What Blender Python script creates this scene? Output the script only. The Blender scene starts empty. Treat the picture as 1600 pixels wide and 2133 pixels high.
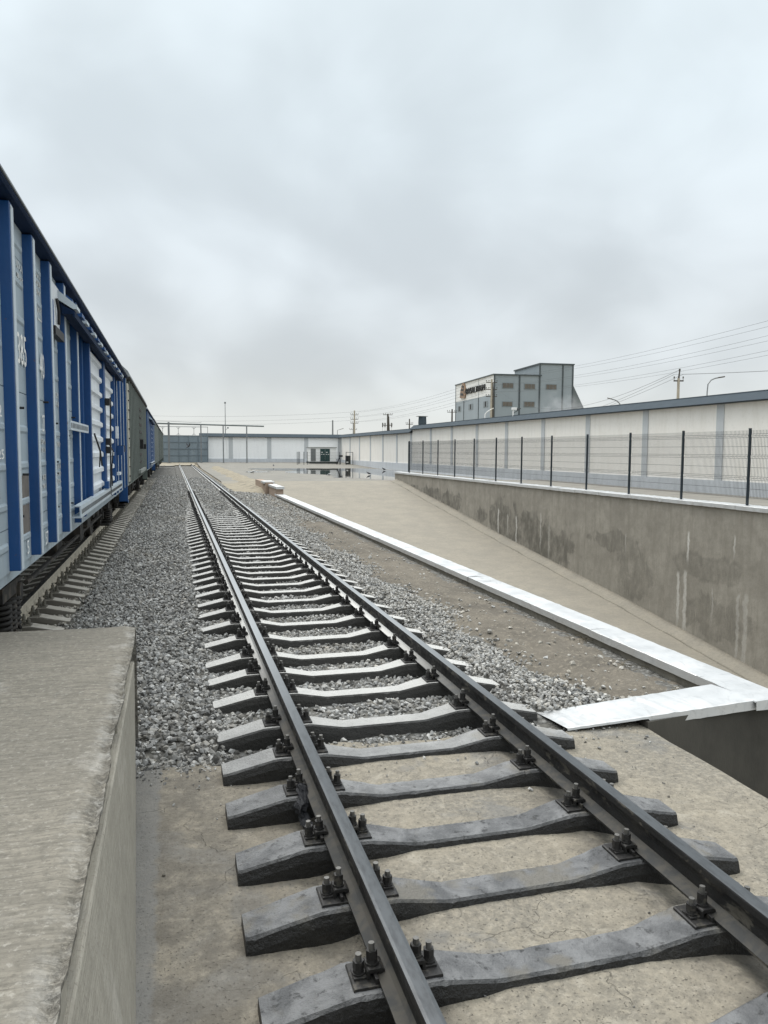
import bpy, bmesh, math, random
import numpy as np
from mathutils import Vector, Matrix
random.seed(7); rng = np.random.default_rng(11)
R = math.radians
S = bpy.context.scene
C = S.collection

# ------------------------------------------------------------------ camera
cam_d = bpy.data.cameras.new('camera'); cam = bpy.data.objects.new('camera', cam_d); C.objects.link(cam)
cam_d.sensor_fit = 'HORIZONTAL'; cam_d.sensor_width = 36; cam_d.lens = 36.0
cam_d.clip_start = .05; cam_d.clip_end = 3000
yaw, pitch, roll = R(15.3525), R(4.5453), R(0.3)
F = Vector((math.sin(yaw)*math.cos(pitch), math.cos(yaw)*math.cos(pitch), -math.sin(pitch)))
Rt = Vector((math.cos(yaw), -math.sin(yaw), 0)); Dn = F.cross(Rt)
r2 = math.cos(roll)*Rt - math.sin(roll)*Dn; d2 = math.sin(roll)*Rt + math.cos(roll)*Dn
m = Matrix((r2, -d2, -F)).transposed().to_4x4(); m.translation = Vector((0, 0, 1.97))
cam.matrix_world = m; S.camera = cam

# ------------------------------------------------------------------ node helpers
class NT:
    def __init__(s, tree): s.t = tree; s.n = tree.nodes; s.l = tree.links
    def new(s, ty, ins=None, **kw):
        n = s.n.new(ty)
        for k, v in kw.items(): setattr(n, k, v)
        if ins:
            for k, v in ins.items():
                if isinstance(v, bpy.types.NodeSocket): s.l.new(v, n.inputs[k])
                else: n.inputs[k].default_value = v
        return n
    def math(s, op, a, b=0.0, c=None, clamp=False):
        d = {0: a, 1: b}
        if c is not None: d[2] = c
        n = s.new('ShaderNodeMath', d, operation=op, use_clamp=clamp); return n.outputs[0]
    def mr(s, f, a, b, c=0.0, d=1.0, smooth=True):
        return s.new('ShaderNodeMapRange', {'Value': f, 'From Min': a, 'From Max': b, 'To Min': c, 'To Max': d},
                     interpolation_type='SMOOTHSTEP' if smooth else 'LINEAR', clamp=True).outputs[0]
    def mix(s, f, a, b, blend='MIX'):
        n = s.new('ShaderNodeMix', None, data_type='RGBA', blend_type=blend)
        for i, v in ((0, f), (6, a), (7, b)):
            if isinstance(v, bpy.types.NodeSocket): s.l.new(v, n.inputs[i])
            elif i == 0: n.inputs[0].default_value = v
            else: n.inputs[i].default_value = (*v[:3], 1)
        return n.outputs[2]
    def noise(s, vec, scale, detail=4, rough=.55, dist=0.0):
        return s.new('ShaderNodeTexNoise', {'Vector': vec, 'Scale': scale, 'Detail': detail, 'Roughness': rough, 'Distortion': dist}).outputs[0]
    def vor(s, vec, scale, feature='F1'):
        n = s.new('ShaderNodeTexVoronoi', {'Vector': vec, 'Scale': scale}, feature=feature); return n.outputs[0]
    def pos(s, scale=(1, 1, 1), off=(0, 0, 0)):
        g = s.new('ShaderNodeNewGeometry').outputs['Position']
        return s.vm(g, scale, off)
    def vm(s, g, scale=(1, 1, 1), off=(0, 0, 0)):
        return s.new('ShaderNodeMapping', {'Vector': g, 'Location': off, 'Scale': scale}).outputs[0]
    def xyz(s, v): return s.new('ShaderNodeSeparateXYZ', {0: v}).outputs
    def bump(s, h, strength=.3, dist=.01, normal=None):
        d = {'Height': h, 'Strength': strength, 'Distance': dist}
        if normal is not None: d['Normal'] = normal
        return s.new('ShaderNodeBump', d).outputs[0]

def srgb(r, g, b):
    f = lambda c: (c/255/12.92) if c/255 <= .04045 else ((c/255+.055)/1.055)**2.4
    return (f(r), f(g), f(b))

# ------------------------------------------------------------------ world and sun
SUN_EL, SUN_AZ = R(52), R(-18)          # azimuth clockwise from +Y
W = bpy.data.worlds.new('World'); S.world = W; W.use_nodes = True
w = NT(W.node_tree); w.n.clear()
sky = w.new('ShaderNodeTexSky', None, sky_type='NISHITA', sun_disc=False, sun_elevation=SUN_EL, sun_rotation=SUN_AZ)
bg1 = w.new('ShaderNodeBackground', {'Color': sky.outputs[0], 'Strength': .1})
dirv = w.new('ShaderNodeTexCoord').outputs['Generated']
X_, Y_, Z_ = w.xyz(dirv)
zc = w.math('ADD', w.math('MAXIMUM', Z_, 0.0), .55)
cu = w.math('DIVIDE', X_, zc); cv = w.math('DIVIDE', Y_, zc)
cvec = w.new('ShaderNodeCombineXYZ', {0: cu, 1: cv, 2: 3.7}).outputs[0]
n1 = w.noise(w.vm(cvec, (1, 1, 1), (4.1, 1.3, 0)), 1.9, 3, .5, .3)
n2 = w.noise(w.vm(cvec, (1, 1, 1), (1.1, 7.3, 0)), 4.5, 4, .5, .4)
rampn = w.new('ShaderNodeValToRGB', {'Fac': w.math('MAXIMUM', Z_, 0.0)})
els = rampn.color_ramp.elements
stops = [(0.0, (.545, .56, .545)), (.035, (.53, .55, .545)), (.11, (.505, .535, .55)), (.24, (.535, .58, .605)), (.36, (.56, .62, .65)), (.50, (.575, .64, .67)), (.60, (.82, .88, .91)), (.74, (1.2, 1.25, 1.28)), (1.0, (1.6, 1.65, 1.68))]
els[0].position = stops[0][0]; els[0].color = (*stops[0][1], 1)
els[1].position = stops[-1][0]; els[1].color = (*stops[-1][1], 1)
for p_, c_ in stops[1:-1]:
    e = els.new(p_); e.color = (*c_, 1)
cl = w.math('ADD', w.math('MULTIPLY', n1, .75), w.math('MULTIPLY', n2, .25))
cm = w.mr(cl, .36, .64, .82, 1.09)
low = w.mr(Z_, .0, .09)                      # clouds melt into the pale horizon
cm = w.math('ADD', w.math('MULTIPLY', w.math('SUBTRACT', cm, 1.0), low), 1.0)
skyc = w.mix(1.0, rampn.outputs[0], w.new('ShaderNodeCombineXYZ', {0: cm, 1: cm, 2: cm}).outputs[0], 'MULTIPLY')
bg2 = w.new('ShaderNodeBackground', {'Color': skyc, 'Strength': 1.0})
mx = w.new('ShaderNodeMixShader', {0: .94, 1: bg1.outputs[0], 2: bg2.outputs[0]})
w.new('ShaderNodeOutputWorld', {0: mx.outputs[0]})
sd = bpy.data.lights.new('sun', 'SUN'); sd.energy = 1.5; sd.angle = R(28); sd.color = (1, .975, .94)
sun = bpy.data.objects.new('sun', sd); C.objects.link(sun)
sdir = Vector((math.sin(SUN_AZ)*math.cos(SUN_EL), math.cos(SUN_AZ)*math.cos(SUN_EL), math.sin(SUN_EL)))
sun.rotation_euler = sdir.to_track_quat('Z', 'Y').to_euler(); sun.location = (0, 0, 40)
S.view_settings.view_transform = 'Standard'; S.view_settings.look = 'None'; S.view_settings.exposure = 0.55; S.view_settings.gamma = 1
S.render.engine = 'CYCLES'

# ------------------------------------------------------------------ mesh helpers
class MB:
    def __init__(s): s.v = []; s.f = []; s.m = []
    def add(s, vs, fs, mi=0):
        o = len(s.v); s.v += [tuple(p) for p in vs]
        s.f += [tuple(i+o for i in f) for f in fs]; s.m += [mi]*len(fs); return s
    def box(s, x0, x1, y0, y1, z0, z1, mi=0):
        return s.add([(x0,y0,z0),(x1,y0,z0),(x1,y1,z0),(x0,y1,z0),(x0,y0,z1),(x1,y0,z1),(x1,y1,z1),(x0,y1,z1)],
                     [(0,3,2,1),(4,5,6,7),(0,1,5,4),(1,2,6,5),(2,3,7,6),(3,0,4,7)], mi)
    def prism(s, prof, a0, a1, axis='y', mi=0, mis=None):
        n = len(prof)
        mk = {'y': lambda p, a: (p[0], a, p[1]), 'x': lambda p, a: (a, p[0], p[1]), 'z': lambda p, a: (p[0], p[1], a)}[axis]
        o = len(s.v); s.v += [mk(p, a0) for p in prof] + [mk(p, a1) for p in prof]
        for i in range(n):
            j = (i+1) % n; s.f.append((o+i, o+j, o+n+j, o+n+i)); s.m.append(mis[i] if mis else mi)
        s.f += [tuple(o+i for i in range(n)), tuple(o+n+i for i in reversed(range(n)))]; s.m += [mi, mi]; return s
    def loft(s, rings, mi=0, caps=True):
        o = len(s.v); n = len(rings[0])
        for r in rings: s.v += [tuple(p) for p in r]
        for k in range(len(rings)-1):
            for i in range(n):
                j = (i+1) % n; a = o+k*n; s.f.append((a+i, a+j, a+n+j, a+n+i)); s.m.append(mi)
        if caps:
            s.f += [tuple(o+i for i in range(n)), tuple(o+(len(rings)-1)*n+i for i in reversed(range(n)))]; s.m += [mi, mi]
        return s
    def cyl(s, p0, p1, r0, r1=None, n=8, mi=0):
        r1 = r0 if r1 is None else r1
        p0 = Vector(p0); p1 = Vector(p1); d = (p1-p0).normalized()
        a = d.orthogonal().normalized(); b = d.cross(a)
        ring = lambda p, r: [p + r*(math.cos(2*math.pi*i/n)*a + math.sin(2*math.pi*i/n)*b) for i in range(n)]
        return s.loft([ring(p0, r0), ring(p1, r1)], mi)
    def tube(s, pts, r, n=6, mi=0):
        pts = [Vector(p) for p in pts]; rings = []; a = None
        for i, p in enumerate(pts):
            d = (pts[min(i+1, len(pts)-1)] - pts[max(i-1, 0)]).normalized()
            if a is None: a = d.orthogonal().normalized()
            a = (a - d*a.dot(d)).normalized(); b = d.cross(a)
            rings.append([p + r*(math.cos(2*math.pi*k/n)*a + math.sin(2*math.pi*k/n)*b) for k in range(n)])
        return s.loft(rings, mi)
    def quad(s, a, b, c, d, mi=0): return s.add([a, b, c, d], [(0, 1, 2, 3)], mi)
    def mesh(s, name, mats, bevel=0, smooth=False, recalc=True):
        me = bpy.data.meshes.new(name); me.from_pydata(s.v, [], s.f)
        for mt in (mats if isinstance(mats, (list, tuple)) else [mats]): me.materials.append(mt)
        me.polygons.foreach_set('material_index', s.m)
        if recalc or bevel:
            bm = bmesh.new(); bm.from_mesh(me)
            if recalc: bmesh.ops.recalc_face_normals(bm, faces=bm.faces)
            if bevel:
                es = [e for e in bm.edges if len(e.link_faces) == 2 and e.calc_face_angle(0) > .45]
                bmesh.ops.bevel(bm, geom=es, offset=bevel, segments=2, profile=.6, affect='EDGES', clamp_overlap=True)
            bm.to_mesh(me); bm.free()
        if smooth: me.polygons.foreach_set('use_smooth', [True]*len(me.polygons))
        me.update(); return me
    def build(s, name, mats, parent=None, **kw): return obj(name, s.mesh(name, mats, **kw), parent)
def obj(name, me, parent=None, loc=None):
    o = bpy.data.objects.new(name, me); C.objects.link(o)
    if parent: o.parent = parent
    if loc: o.location = loc
    return o
def thing(name, label, cat, loc=(0, 0, 0), rotz=0, group=None):
    o = bpy.data.objects.new(name, None); C.objects.link(o); o.location = loc; o.rotation_euler = (0, 0, rotz)
    o.empty_display_size = .2
    return tag(o, label, cat, group)
def tag(o, label, cat, group=None):
    o['label'] = label; o['category'] = cat
    if group: o['group'] = group
    return o
def struct(o, label=None):
    o['kind'] = 'structure'
    if label: o['label'] = label
    return o
def grid(xs, ys, zf):
    vs = [(x, y, zf(x, y)) for y in ys for x in xs]; nx = len(xs)
    fs = [(j*nx+i, j*nx+i+1, (j+1)*nx+i+1, (j+1)*nx+i) for j in range(len(ys)-1) for i in range(nx-1)]
    b = MB(); b.add(vs, fs); return b

# ------------------------------------------------------------------ materials
def mat(name, col, rough=.75, metal=0.0, var=.12, scale=6, col2=None, c2scale=2.0, c2lo=.5, c2hi=.65, bump=.0, bscale=60, bdist=.004, spec=.4, stretch=(1, 1, 1)):
    mt = bpy.data.materials.new(name); mt.use_nodes = True; t = NT(mt.node_tree); b = t.n['Principled BSDF']
    p = t.pos(stretch)
    c = col
    if col2 is not None: c = t.mix(t.mr(t.noise(p, c2scale, 5, .6), c2lo, c2hi), col, col2)
    if var:
        f = t.mr(t.noise(p, scale, 5, .65), .25, .75, 1-var, 1+var, smooth=False)
        c = t.mix(1.0, c, t.new('ShaderNodeCombineXYZ', {0: f, 1: f, 2: f}).outputs[0], 'MULTIPLY')
    if isinstance(c, bpy.types.NodeSocket): t.l.new(c, b.inputs['Base Color'])
    else: b.inputs['Base Color'].default_value = (*c, 1)
    b.inputs['Roughness'].default_value = rough; b.inputs['Metallic'].default_value = metal
    b.inputs['Specular IOR Level'].default_value = spec
    if bump: t.l.new(t.bump(t.noise(p, bscale, 4, .7), bump, bdist), b.inputs['Normal'])
    return mt
def custom(name):
    mt = bpy.data.materials.new(name); mt.use_nodes = True; t = NT(mt.node_tree); return mt, t, t.n['Principled BSDF']

M = {}
# brushed / poured track slab: tan concrete with pits, damp patches and hair cracks
mt, t, b = custom('slab_concrete'); M['slab'] = mt
p = t.pos()
big = t.noise(p, .9, 5, .6, .3); fine = t.noise(p, 28, 5, .7); pit = t.noise(p, 75, 2, .5)
c = t.mix(t.mr(big, .35, .68), (.25, .222, .17), (.17, .156, .127))
c = t.mix(t.mr(t.noise(p, 7, 6, .75), .42, .66, 0, .6), c, (.15, .138, .112))
c = t.mix(t.mr(fine, .38, .66, 0, .55), c, (.34, .30, .23))
c = t.mix(t.mr(t.noise(t.pos((1, 1, 1), (9, 4, 0)), 1.6, 4, .6), .6, .72, 0, .7), c, (.13, .128, .118))
c = t.mix(t.mr(pit, .64, .72, 0, .75), c, (.09, .083, .07))
cr = t.new('ShaderNodeTexVoronoi', {'Vector': t.new('ShaderNodeVectorMath', {0: p, 1: t.new('ShaderNodeTexNoise', {'Vector': p, 'Scale': 2.2, 'Detail': 4}).outputs[1]}, operation='ADD').outputs[0], 'Scale': .75}, feature='DISTANCE_TO_EDGE').outputs[0]
crk = t.math('MULTIPLY', t.mr(cr, .0, .004, 1, 0), t.mr(t.noise(p, .8, 2), .48, .56))
c = t.mix(t.mr(t.noise(p, 13, 8, .82), .47, .62, 0, .55), c, (.115, .104, .083))
c = t.mix(t.mr(t.noise(t.pos((1, 1, 1), (3, 3, 3)), 17, 8, .82), .50, .64, 0, .5), c, (.37, .335, .27))
c = t.mix(t.math('MULTIPLY', crk, .12), c, (.08, .073, .06))
c = t.mix(t.mr(t.noise(t.pos((1, 1, 1), (1, 6, 0)), 1.1, 5, .65, .6), .54, .64, 0, .55), c, (.15, .15, .145))
c = t.mix(t.mr(t.noise(t.pos((1, 1, 1), (7, 2, 0)), 2.7, 5, .7, .6), .58, .68, 0, .5), c, (.36, .33, .27))
xx = t.xyz(t.pos())[0]
gr = t.math('MULTIPLY', t.mr(t.math('ADD', xx, t.math('MULTIPLY', t.math('SUBTRACT', t.noise(p, 2.2, 5, .65), .5), .9)), .25, .75, 1, 0), t.mr(t.noise(p, 5, 8, .8), .35, .62, .1, .85))
c = t.mix(gr, c, (.105, .094, .076))
st_ = t.mr(t.math('ADD', xx, t.math('MULTIPLY', t.math('SUBTRACT', t.noise(p, 6, 4, .6), .5), .12)), -.14, -.10, .75, 0)
c = t.mix(st_, c, (.17, .168, .158))
# oil thrown off the wheels soaks the strip along the rails
x_, y_, z_ = t.xyz(p)
oil = t.math('MULTIPLY', t.mr(t.math('ABSOLUTE', t.math('SUBTRACT', t.math('ABSOLUTE', t.math('SUBTRACT', x_, 1.645)), .8)), .05, .34, 1, 0), t.mr(t.noise(p, 4, 4, .6), .3, .62))
c = t.mix(t.math('MULTIPLY', oil, .75), c, (.05, .047, .042))
t.l.new(c, b.inputs['Base Color']); b.inputs['Roughness'].default_value = .82
h = t.math('ADD', t.math('MULTIPLY', fine, .6), t.math('SUBTRACT', t.math('MULTIPLY', t.noise(p, 5, 4), 1.6), t.math('ADD', t.mr(pit, .62, .75, 0, .5), t.math('MULTIPLY', crk, .5))))
t.l.new(t.bump(h, .8, .02), b.inputs['Normal'])
# broomed platform concrete
def broom(name, c0, c1, ang, sc=(3, 60, 3), pale=(.42, .4, .36), amt=.5, edge=None):
    mt, t, b = custom(name)
    p = t.pos(); q = t.new('ShaderNodeMapping', {'Vector': p, 'Rotation': (0, 0, ang), 'Scale': sc}).outputs[0]
    st = t.noise(q, 1.6, 5, .65, .4); big = t.noise(p, 1.1, 5, .6, .3); fi = t.noise(p, 70, 3, .6)
    c = t.mix(t.mr(big, .3, .7), c0, c1)
    c = t.mix(t.mr(st, .35, .7, 0, amt), c, tuple(v*.62 for v in c1))
    c = t.mix(t.mr(t.noise(t.pos((1, 1, 1), (3, 8, 1)), 2.4, 5, .65), .58, .72, 0, .6), c, pale)
    c = t.mix(t.mr(fi, .56, .7, 0, .5), c, tuple(v*.45 for v in c1))
    c = t.mix(t.mr(t.noise(p, 11, 6, .75), .42, .68, 0, .45), c, tuple(v*.7 for v in c1))
    h = t.math('ADD', t.math('MULTIPLY', st, 1.3), t.math('MULTIPLY', fi, .5))
    if edge is not None:      # worn arris: pale scuffed band, then pitted exposed aggregate
        xw = t.math('ADD', t.xyz(p)[0], t.math('MULTIPLY', t.math('SUBTRACT', t.noise(p, 4, 4, .6), .5), .12))
        band = t.math('MULTIPLY', t.mr(xw, edge-.12, edge-.05), t.mr(t.noise(p, 5, 6, .75), .42, .66, 0, .6))
        c = t.mix(band, c, (.40, .39, .36))
        c = t.mix(t.mr(t.noise(p, 26, 5, .75), .46, .64, 0, .5), c, (.12, .112, .093))
        c = t.mix(t.mr(t.noise(t.pos((1, 1, 1), (4, 4, 4)), 34, 4, .7), .55, .68, 0, .55), c, (.38, .36, .315))
        agg = t.mr(t.noise(p, 42, 4, .75, .6), .44, .62); m_ = t.mr(xw, edge-.06, edge-.01)
        c = t.mix(t.math('MULTIPLY', m_, t.math('MULTIPLY', agg, .7)), c, (.09, .083, .07))
        h = t.math('SUBTRACT', h, t.math('MULTIPLY', m_, t.math('MULTIPLY', agg, 2.6)))
    t.l.new(c, b.inputs['Base Color']); b.inputs['Roughness'].default_value = .88; b.inputs['Specular IOR Level'].default_value = .25
    t.l.new(t.bump(h, .5, .008), b.inputs['Normal']); return mt
M['platform'] = broom('platform_concrete', (.285, .26, .212), (.23, .212, .176), R(4), (3.5, 52, 3.5), amt=.85, edge=-.285)
M['plat_side'] = broom('platform_side_concrete', (.44, .41, .345), (.37, .345, .29), R(0), (60, 2, 60), (.5, .47, .41), .45)
M['ramp'] = broom('ramp_concrete', (.32, .29, .235), (.27, .248, .205), R(-3), (1.2, 9, 1.2), (.33, .295, .23), .22)
M['yard'] = broom('yard_concrete', (.28, .265, .23), (.22, .21, .185), R(2), (.35, 3, 1), (.31, .285, .235), .3)
# sleepers: cast concrete, dusty tops, shade painted on the sides, grease near the unloading slab
mt, t, b = custom('sleeper_concrete'); M['sleeper'] = mt
p = t.pos(); x_, y_, z_ = t.xyz(p)
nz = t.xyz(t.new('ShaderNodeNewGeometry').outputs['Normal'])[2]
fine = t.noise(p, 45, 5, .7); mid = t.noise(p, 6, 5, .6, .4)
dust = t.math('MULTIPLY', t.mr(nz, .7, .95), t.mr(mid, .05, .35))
c = t.mix(dust, (.042, .041, .037), (.53, .525, .50))  # dust on the tops; dark sides are shade painted in by face normal
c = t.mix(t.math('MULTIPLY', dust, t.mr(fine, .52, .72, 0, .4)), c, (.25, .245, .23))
yy = t.math('ADD', y_, t.math('MULTIPLY', t.math('SUBTRACT', t.noise(p, 2.5, 4), .5), 1.1))
oil = t.math('MULTIPLY', t.mr(yy, 4.2, 7.2, 1, 0), t.mr(x_, -1.0, -.4))
gre = t.mix(t.mr(mid, .35, .65), (.085, .087, .089), (.19, .192, .192))
gre = t.mix(t.mr(nz, .5, .9, 1, 0), gre, (.012, .0118, .011))  # upright faces near black: side shade painted into the grease colour
gre = t.mix(t.mr(t.noise(p, 18, 5, .7), .55, .66, 0, .8), gre, (.02, .02, .02))
gre = t.mix(t.math('MULTIPLY', t.mr(t.noise(t.pos((1, 1, 1), (2, 2.4, 0)), 2.1, 4, .6), .53, .62), t.mr(nz, .5, .9, .1, .8)), gre, (.15, .138, .112))
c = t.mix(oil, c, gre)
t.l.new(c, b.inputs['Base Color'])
t.l.new(t.mr(oil, 0, 1, .85, .48), b.inputs['Roughness'])
t.l.new(t.bump(t.math('ADD', t.math('ADD', fine, t.math('MULTIPLY', t.noise(p, 16, 5, .75), 1.6)), t.math('MULTIPLY', mid, 1.2)), .8, .014), b.inputs['Normal'])
mt, t, b = custom('dusty_sleeper_concrete'); M['sleeper_dusty'] = mt
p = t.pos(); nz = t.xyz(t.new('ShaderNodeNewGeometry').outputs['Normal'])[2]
c = t.mix(t.mr(nz, .7, .95), (.13, .12, .10), t.mix(t.mr(t.noise(p, 5, 5, .7), .35, .65), (.52, .495, .44), (.40, .375, .32)))  # dusty tops; the darker sides hold painted shade
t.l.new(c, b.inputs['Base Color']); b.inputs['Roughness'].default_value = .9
t.l.new(t.bump(t.noise(p, 40, 4, .7), .4, .006), b.inputs['Normal'])
# rails
mt, t, b = custom('rail_running_steel'); M['rail_top'] = mt
p = t.pos((1, .25, 1))
c = t.mix(t.mr(t.noise(p, 30, 4, .7), .4, .7), (.15, .155, .158), (.11, .112, .114))
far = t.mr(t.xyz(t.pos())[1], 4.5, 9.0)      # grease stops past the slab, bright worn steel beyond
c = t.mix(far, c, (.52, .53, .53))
t.l.new(c, b.inputs['Base Color']); b.inputs['Metallic'].default_value = 1
b.inputs['Roughness'].default_value = .3
mt, t, b = custom('rail_greasy_steel'); M['rail_side'] = mt
p = t.pos((1, .5, 1))
c = t.mix(t.mr(t.noise(p, 9, 5, .65, .5), .56, .64), (.013, .013, .013), (.085, .078, .064))
t.l.new(c, b.inputs['Base Color']); t.l.new(t.mr(t.noise(p, 25, 4), .3, .7, .38, .7), b.inputs['Roughness'])
t.l.new(t.bump(t.noise(t.pos(), 60, 5, .7), .35, .005), b.inputs['Normal'])
mt, t, b = custom('rail_foot_steel'); M['rail_foot'] = mt
p = t.pos()
c = t.mix(t.mr(t.noise(p, 7, 5, .65, .5), .4, .62), (.045, .046, .045), (.075, .07, .06))
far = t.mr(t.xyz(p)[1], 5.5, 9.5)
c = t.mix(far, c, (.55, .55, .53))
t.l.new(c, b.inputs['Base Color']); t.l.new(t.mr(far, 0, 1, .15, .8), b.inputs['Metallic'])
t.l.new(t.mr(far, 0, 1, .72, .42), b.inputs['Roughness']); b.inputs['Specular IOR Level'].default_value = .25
M['rail_dusty'] = mat('dust_caked_rail', (.46, .42, .34), .9, var=.2, scale=10, col2=(.3, .27, .22), c2scale=6, bump=.35, bscale=40)
M['greasy'] = mat('greasy_iron', (.022, .021, .02), .5, var=.4, scale=40, col2=(.06, .055, .045), c2scale=25, c2lo=.55, c2hi=.66, bump=.5, bscale=90)
M['dusty_iron'] = mat('dusty_iron', (.16, .15, .125), .8, var=.4, scale=30, bump=.4)
M['bolt_end'] = mat('worn_bolt_steel', (.15, .145, .135), .5, metal=.5, var=.3, scale=50)
# ballast
mt, t, b = custom('ballast_stone'); M['stone'] = mt
a1 = t.new('ShaderNodeAttribute', None, attribute_name='tone', attribute_type='INSTANCER').outputs['Fac']
a2 = t.new('ShaderNodeAttribute', None, attribute_name='warm', attribute_type='INSTANCER').outputs['Fac']
c = t.mix(a1, (.10, .10, .097), (.58, .58, .56))
c = t.mix(a2, c, t.mix(a1, (.2, .175, .13), (.52, .46, .36)))
c = t.mix(t.mr(t.noise(t.pos(), 90, 3, .6), .45, .7, 0, .35), c, (.1, .1, .095))
t.l.new(c, b.inputs['Base Color']); b.inputs['Roughness'].default_value = .8; b.inputs['Specular IOR Level'].default_value = .3
mt, t, b = custom('ballast_bed'); M['bed'] = mt
p = t.pos(); x_, y_, z_ = t.xyz(p)
v = t.vor(p, 15); v2 = t.new('ShaderNodeTexVoronoi', {'Vector': p, 'Scale': 15}).outputs[1]
vg = t.new('ShaderNodeSeparateColor', {0: v2}).outputs[0]
c = t.mix(vg, (.22, .22, .212), (.5, .5, .48))
c = t.mix(t.mr(v, .3, .62, 0, .85), c, (.05, .05, .047))  # gaps between stones darkened, their shade painted into the bed
c = t.mix(t.mr(t.noise(p, .55, 4, .6), .55, .7, 0, .6), c, (.24, .21, .155))
c = t.mix(t.mr(t.noise(p, 14, 2), .35, .6, 0, .45), (.12, .115, .1), c)
t.l.new(c, b.inputs['Base Color']); b.inputs['Roughness'].default_value = .9
t.l.new(t.bump(t.math('ADD', t.math('MULTIPLY', v, -1.0), t.math('MULTIPLY', t.noise(p, 40, 3), .3)), .9, .05), b.inputs['Normal'])
# earth
mt, t, b = custom('trodden_earth'); M['earth'] = mt
p = t.pos()
c = t.mix(t.mr(t.noise(p, 1.2, 6, .65), .35, .65), (.175, .156, .126), (.12, .108, .089))
c = t.mix(t.mr(t.noise(p, 18, 5, .7), .5, .68, 0, .6), c, (.3, .265, .21))
c = t.mix(t.mr(t.noise(p, 70, 3, .6), .58, .7, 0, .7), c, (.06, .053, .042))
t.l.new(c, b.inputs['Base Color']); b.inputs['Roughness'].default_value = .95; b.inputs['Specular IOR Level'].default_value = .2
t.l.new(t.bump(t.math('ADD', t.noise(p, 22, 6, .75), t.math('MULTIPLY', t.noise(p, 80, 3), .4)), .7, .025), b.inputs['Normal'])
M['sand'] = mat('pale_sand', (.3, .265, .2), .95, var=.25, scale=4, col2=(.2, .18, .14), c2scale=1.5, bump=.6, bscale=14, bdist=.04, spec=.2)
# galvanised sheet
mt, t, b = custom('galvanised_sheet'); M['zinc'] = mt
p = t.pos()
c = t.mix(t.mr(t.noise(t.pos((2.2, 1.0, 3)), 2.6, 4, .6, 1.2), .55, .68, 0, .8), (.62, .625, .62), (.50, .505, .50))
c = t.mix(t.mr(t.noise(t.pos((1, 1, .15)), 22, 3, .6), .55, .72, 0, .3), c, (.42, .44, .45))
t.l.new(c, b.inputs['Base Color']); b.inputs['Metallic'].default_value = .6
t.l.new(t.mr(t.noise(p, 3, 4), .3, .7, .36, .55), b.inputs['Roughness'])
t.l.new(t.bump(t.noise(p, 3.2, 3, .5), .25, .03), b.inputs['Normal'])
# retaining wall with damp maps, lime runs
mt, t, b = custom('retaining_wall_render'); M['retain'] = mt
p = t.pos(); x_, y_, z_ = t.xyz(p)
c = t.mix(t.mr(t.noise(p, .7, 6, .65, .3), .32, .68), (.35, .325, .28), (.27, .25, .214))
c = t.mix(t.mr(t.noise(t.pos((1, 2.2, .35)), 1.6, 5, .65, .3), .45, .7, 0, .6), c, (.225, .206, .172))
wob = t.math('MULTIPLY', t.math('SUBTRACT', t.noise(p, 1.1, 4, .55, .6), .5), 2.4)
damp = None
for (cy, cz, ry, rz) in [(46.5, -.75, 3.2, .42), (42.6, -.9, 1.7, .5), (37.6, -1.35, .75, .38), (35.2, -1.4, 2.0, 1.0), (34.4, -2.3, 1.6, .9), (31.2, -2.0, 2.6, 1.15), (23.8, -2.3, 1.0, 1.0), (25.2, -1.3, 1.6, .35), (20.0, -1.6, 1.3, .4), (19.4, -3.0, 1.4, .7), (49.5, -.5, .9, .2)]:
    dy = t.math('DIVIDE', t.math('SUBTRACT', y_, cy), ry); dz = t.math('DIVIDE', t.math('SUBTRACT', z_, cz), rz)
    d = t.math('SQRT', t.math('ADD', t.math('POWER', dy, 2.0), t.math('POWER', dz, 2.0)))
    d = t.math('ADD', d, wob)
    damp = d if damp is None else t.math('MINIMUM', damp, d)
edge = t.mr(damp, .72, .97, 0, 1)
inside = t.mr(t.math('ADD', damp, t.math('MULTIPLY', t.math('SUBTRACT', t.noise(t.pos((1, 2.5, .6)), 3.5, 4, .7), .5), .5)), .78, 1.14, 1, 0)
mott = t.mr(t.noise(t.pos((1, 1.4, .9)), 1.5, 7, .72), .33, .62, .1, .95)
c = t.mix(t.mr(t.noise(p, 2.6, 8, .75), .4, .66, 0, .45), c, (.2, .185, .155))
c = t.mix(t.math('MULTIPLY', t.math('MULTIPLY', inside, mott), t.mr(y_, 22.0, 31.0, .5, 1)), c, (.12, .112, .094))
c = t.mix(t.math('MULTIPLY', t.math('MULTIPLY', inside, edge), .3), c, (.12, .112, .095))
c = t.mix(t.math('MULTIPLY', t.mr(t.noise(t.pos((1, 9, .5)), 2.2, 4, .7), .6, .72), t.mr(z_, -.6, -1.6, 0, .55)), c, (.4, .37, .31))
run = None
yw = t.math('ADD', y_, t.math('MULTIPLY', t.math('SUBTRACT', t.noise(t.pos((1, 1, 1.5)), 2.2, 3), .5), .22))
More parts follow.
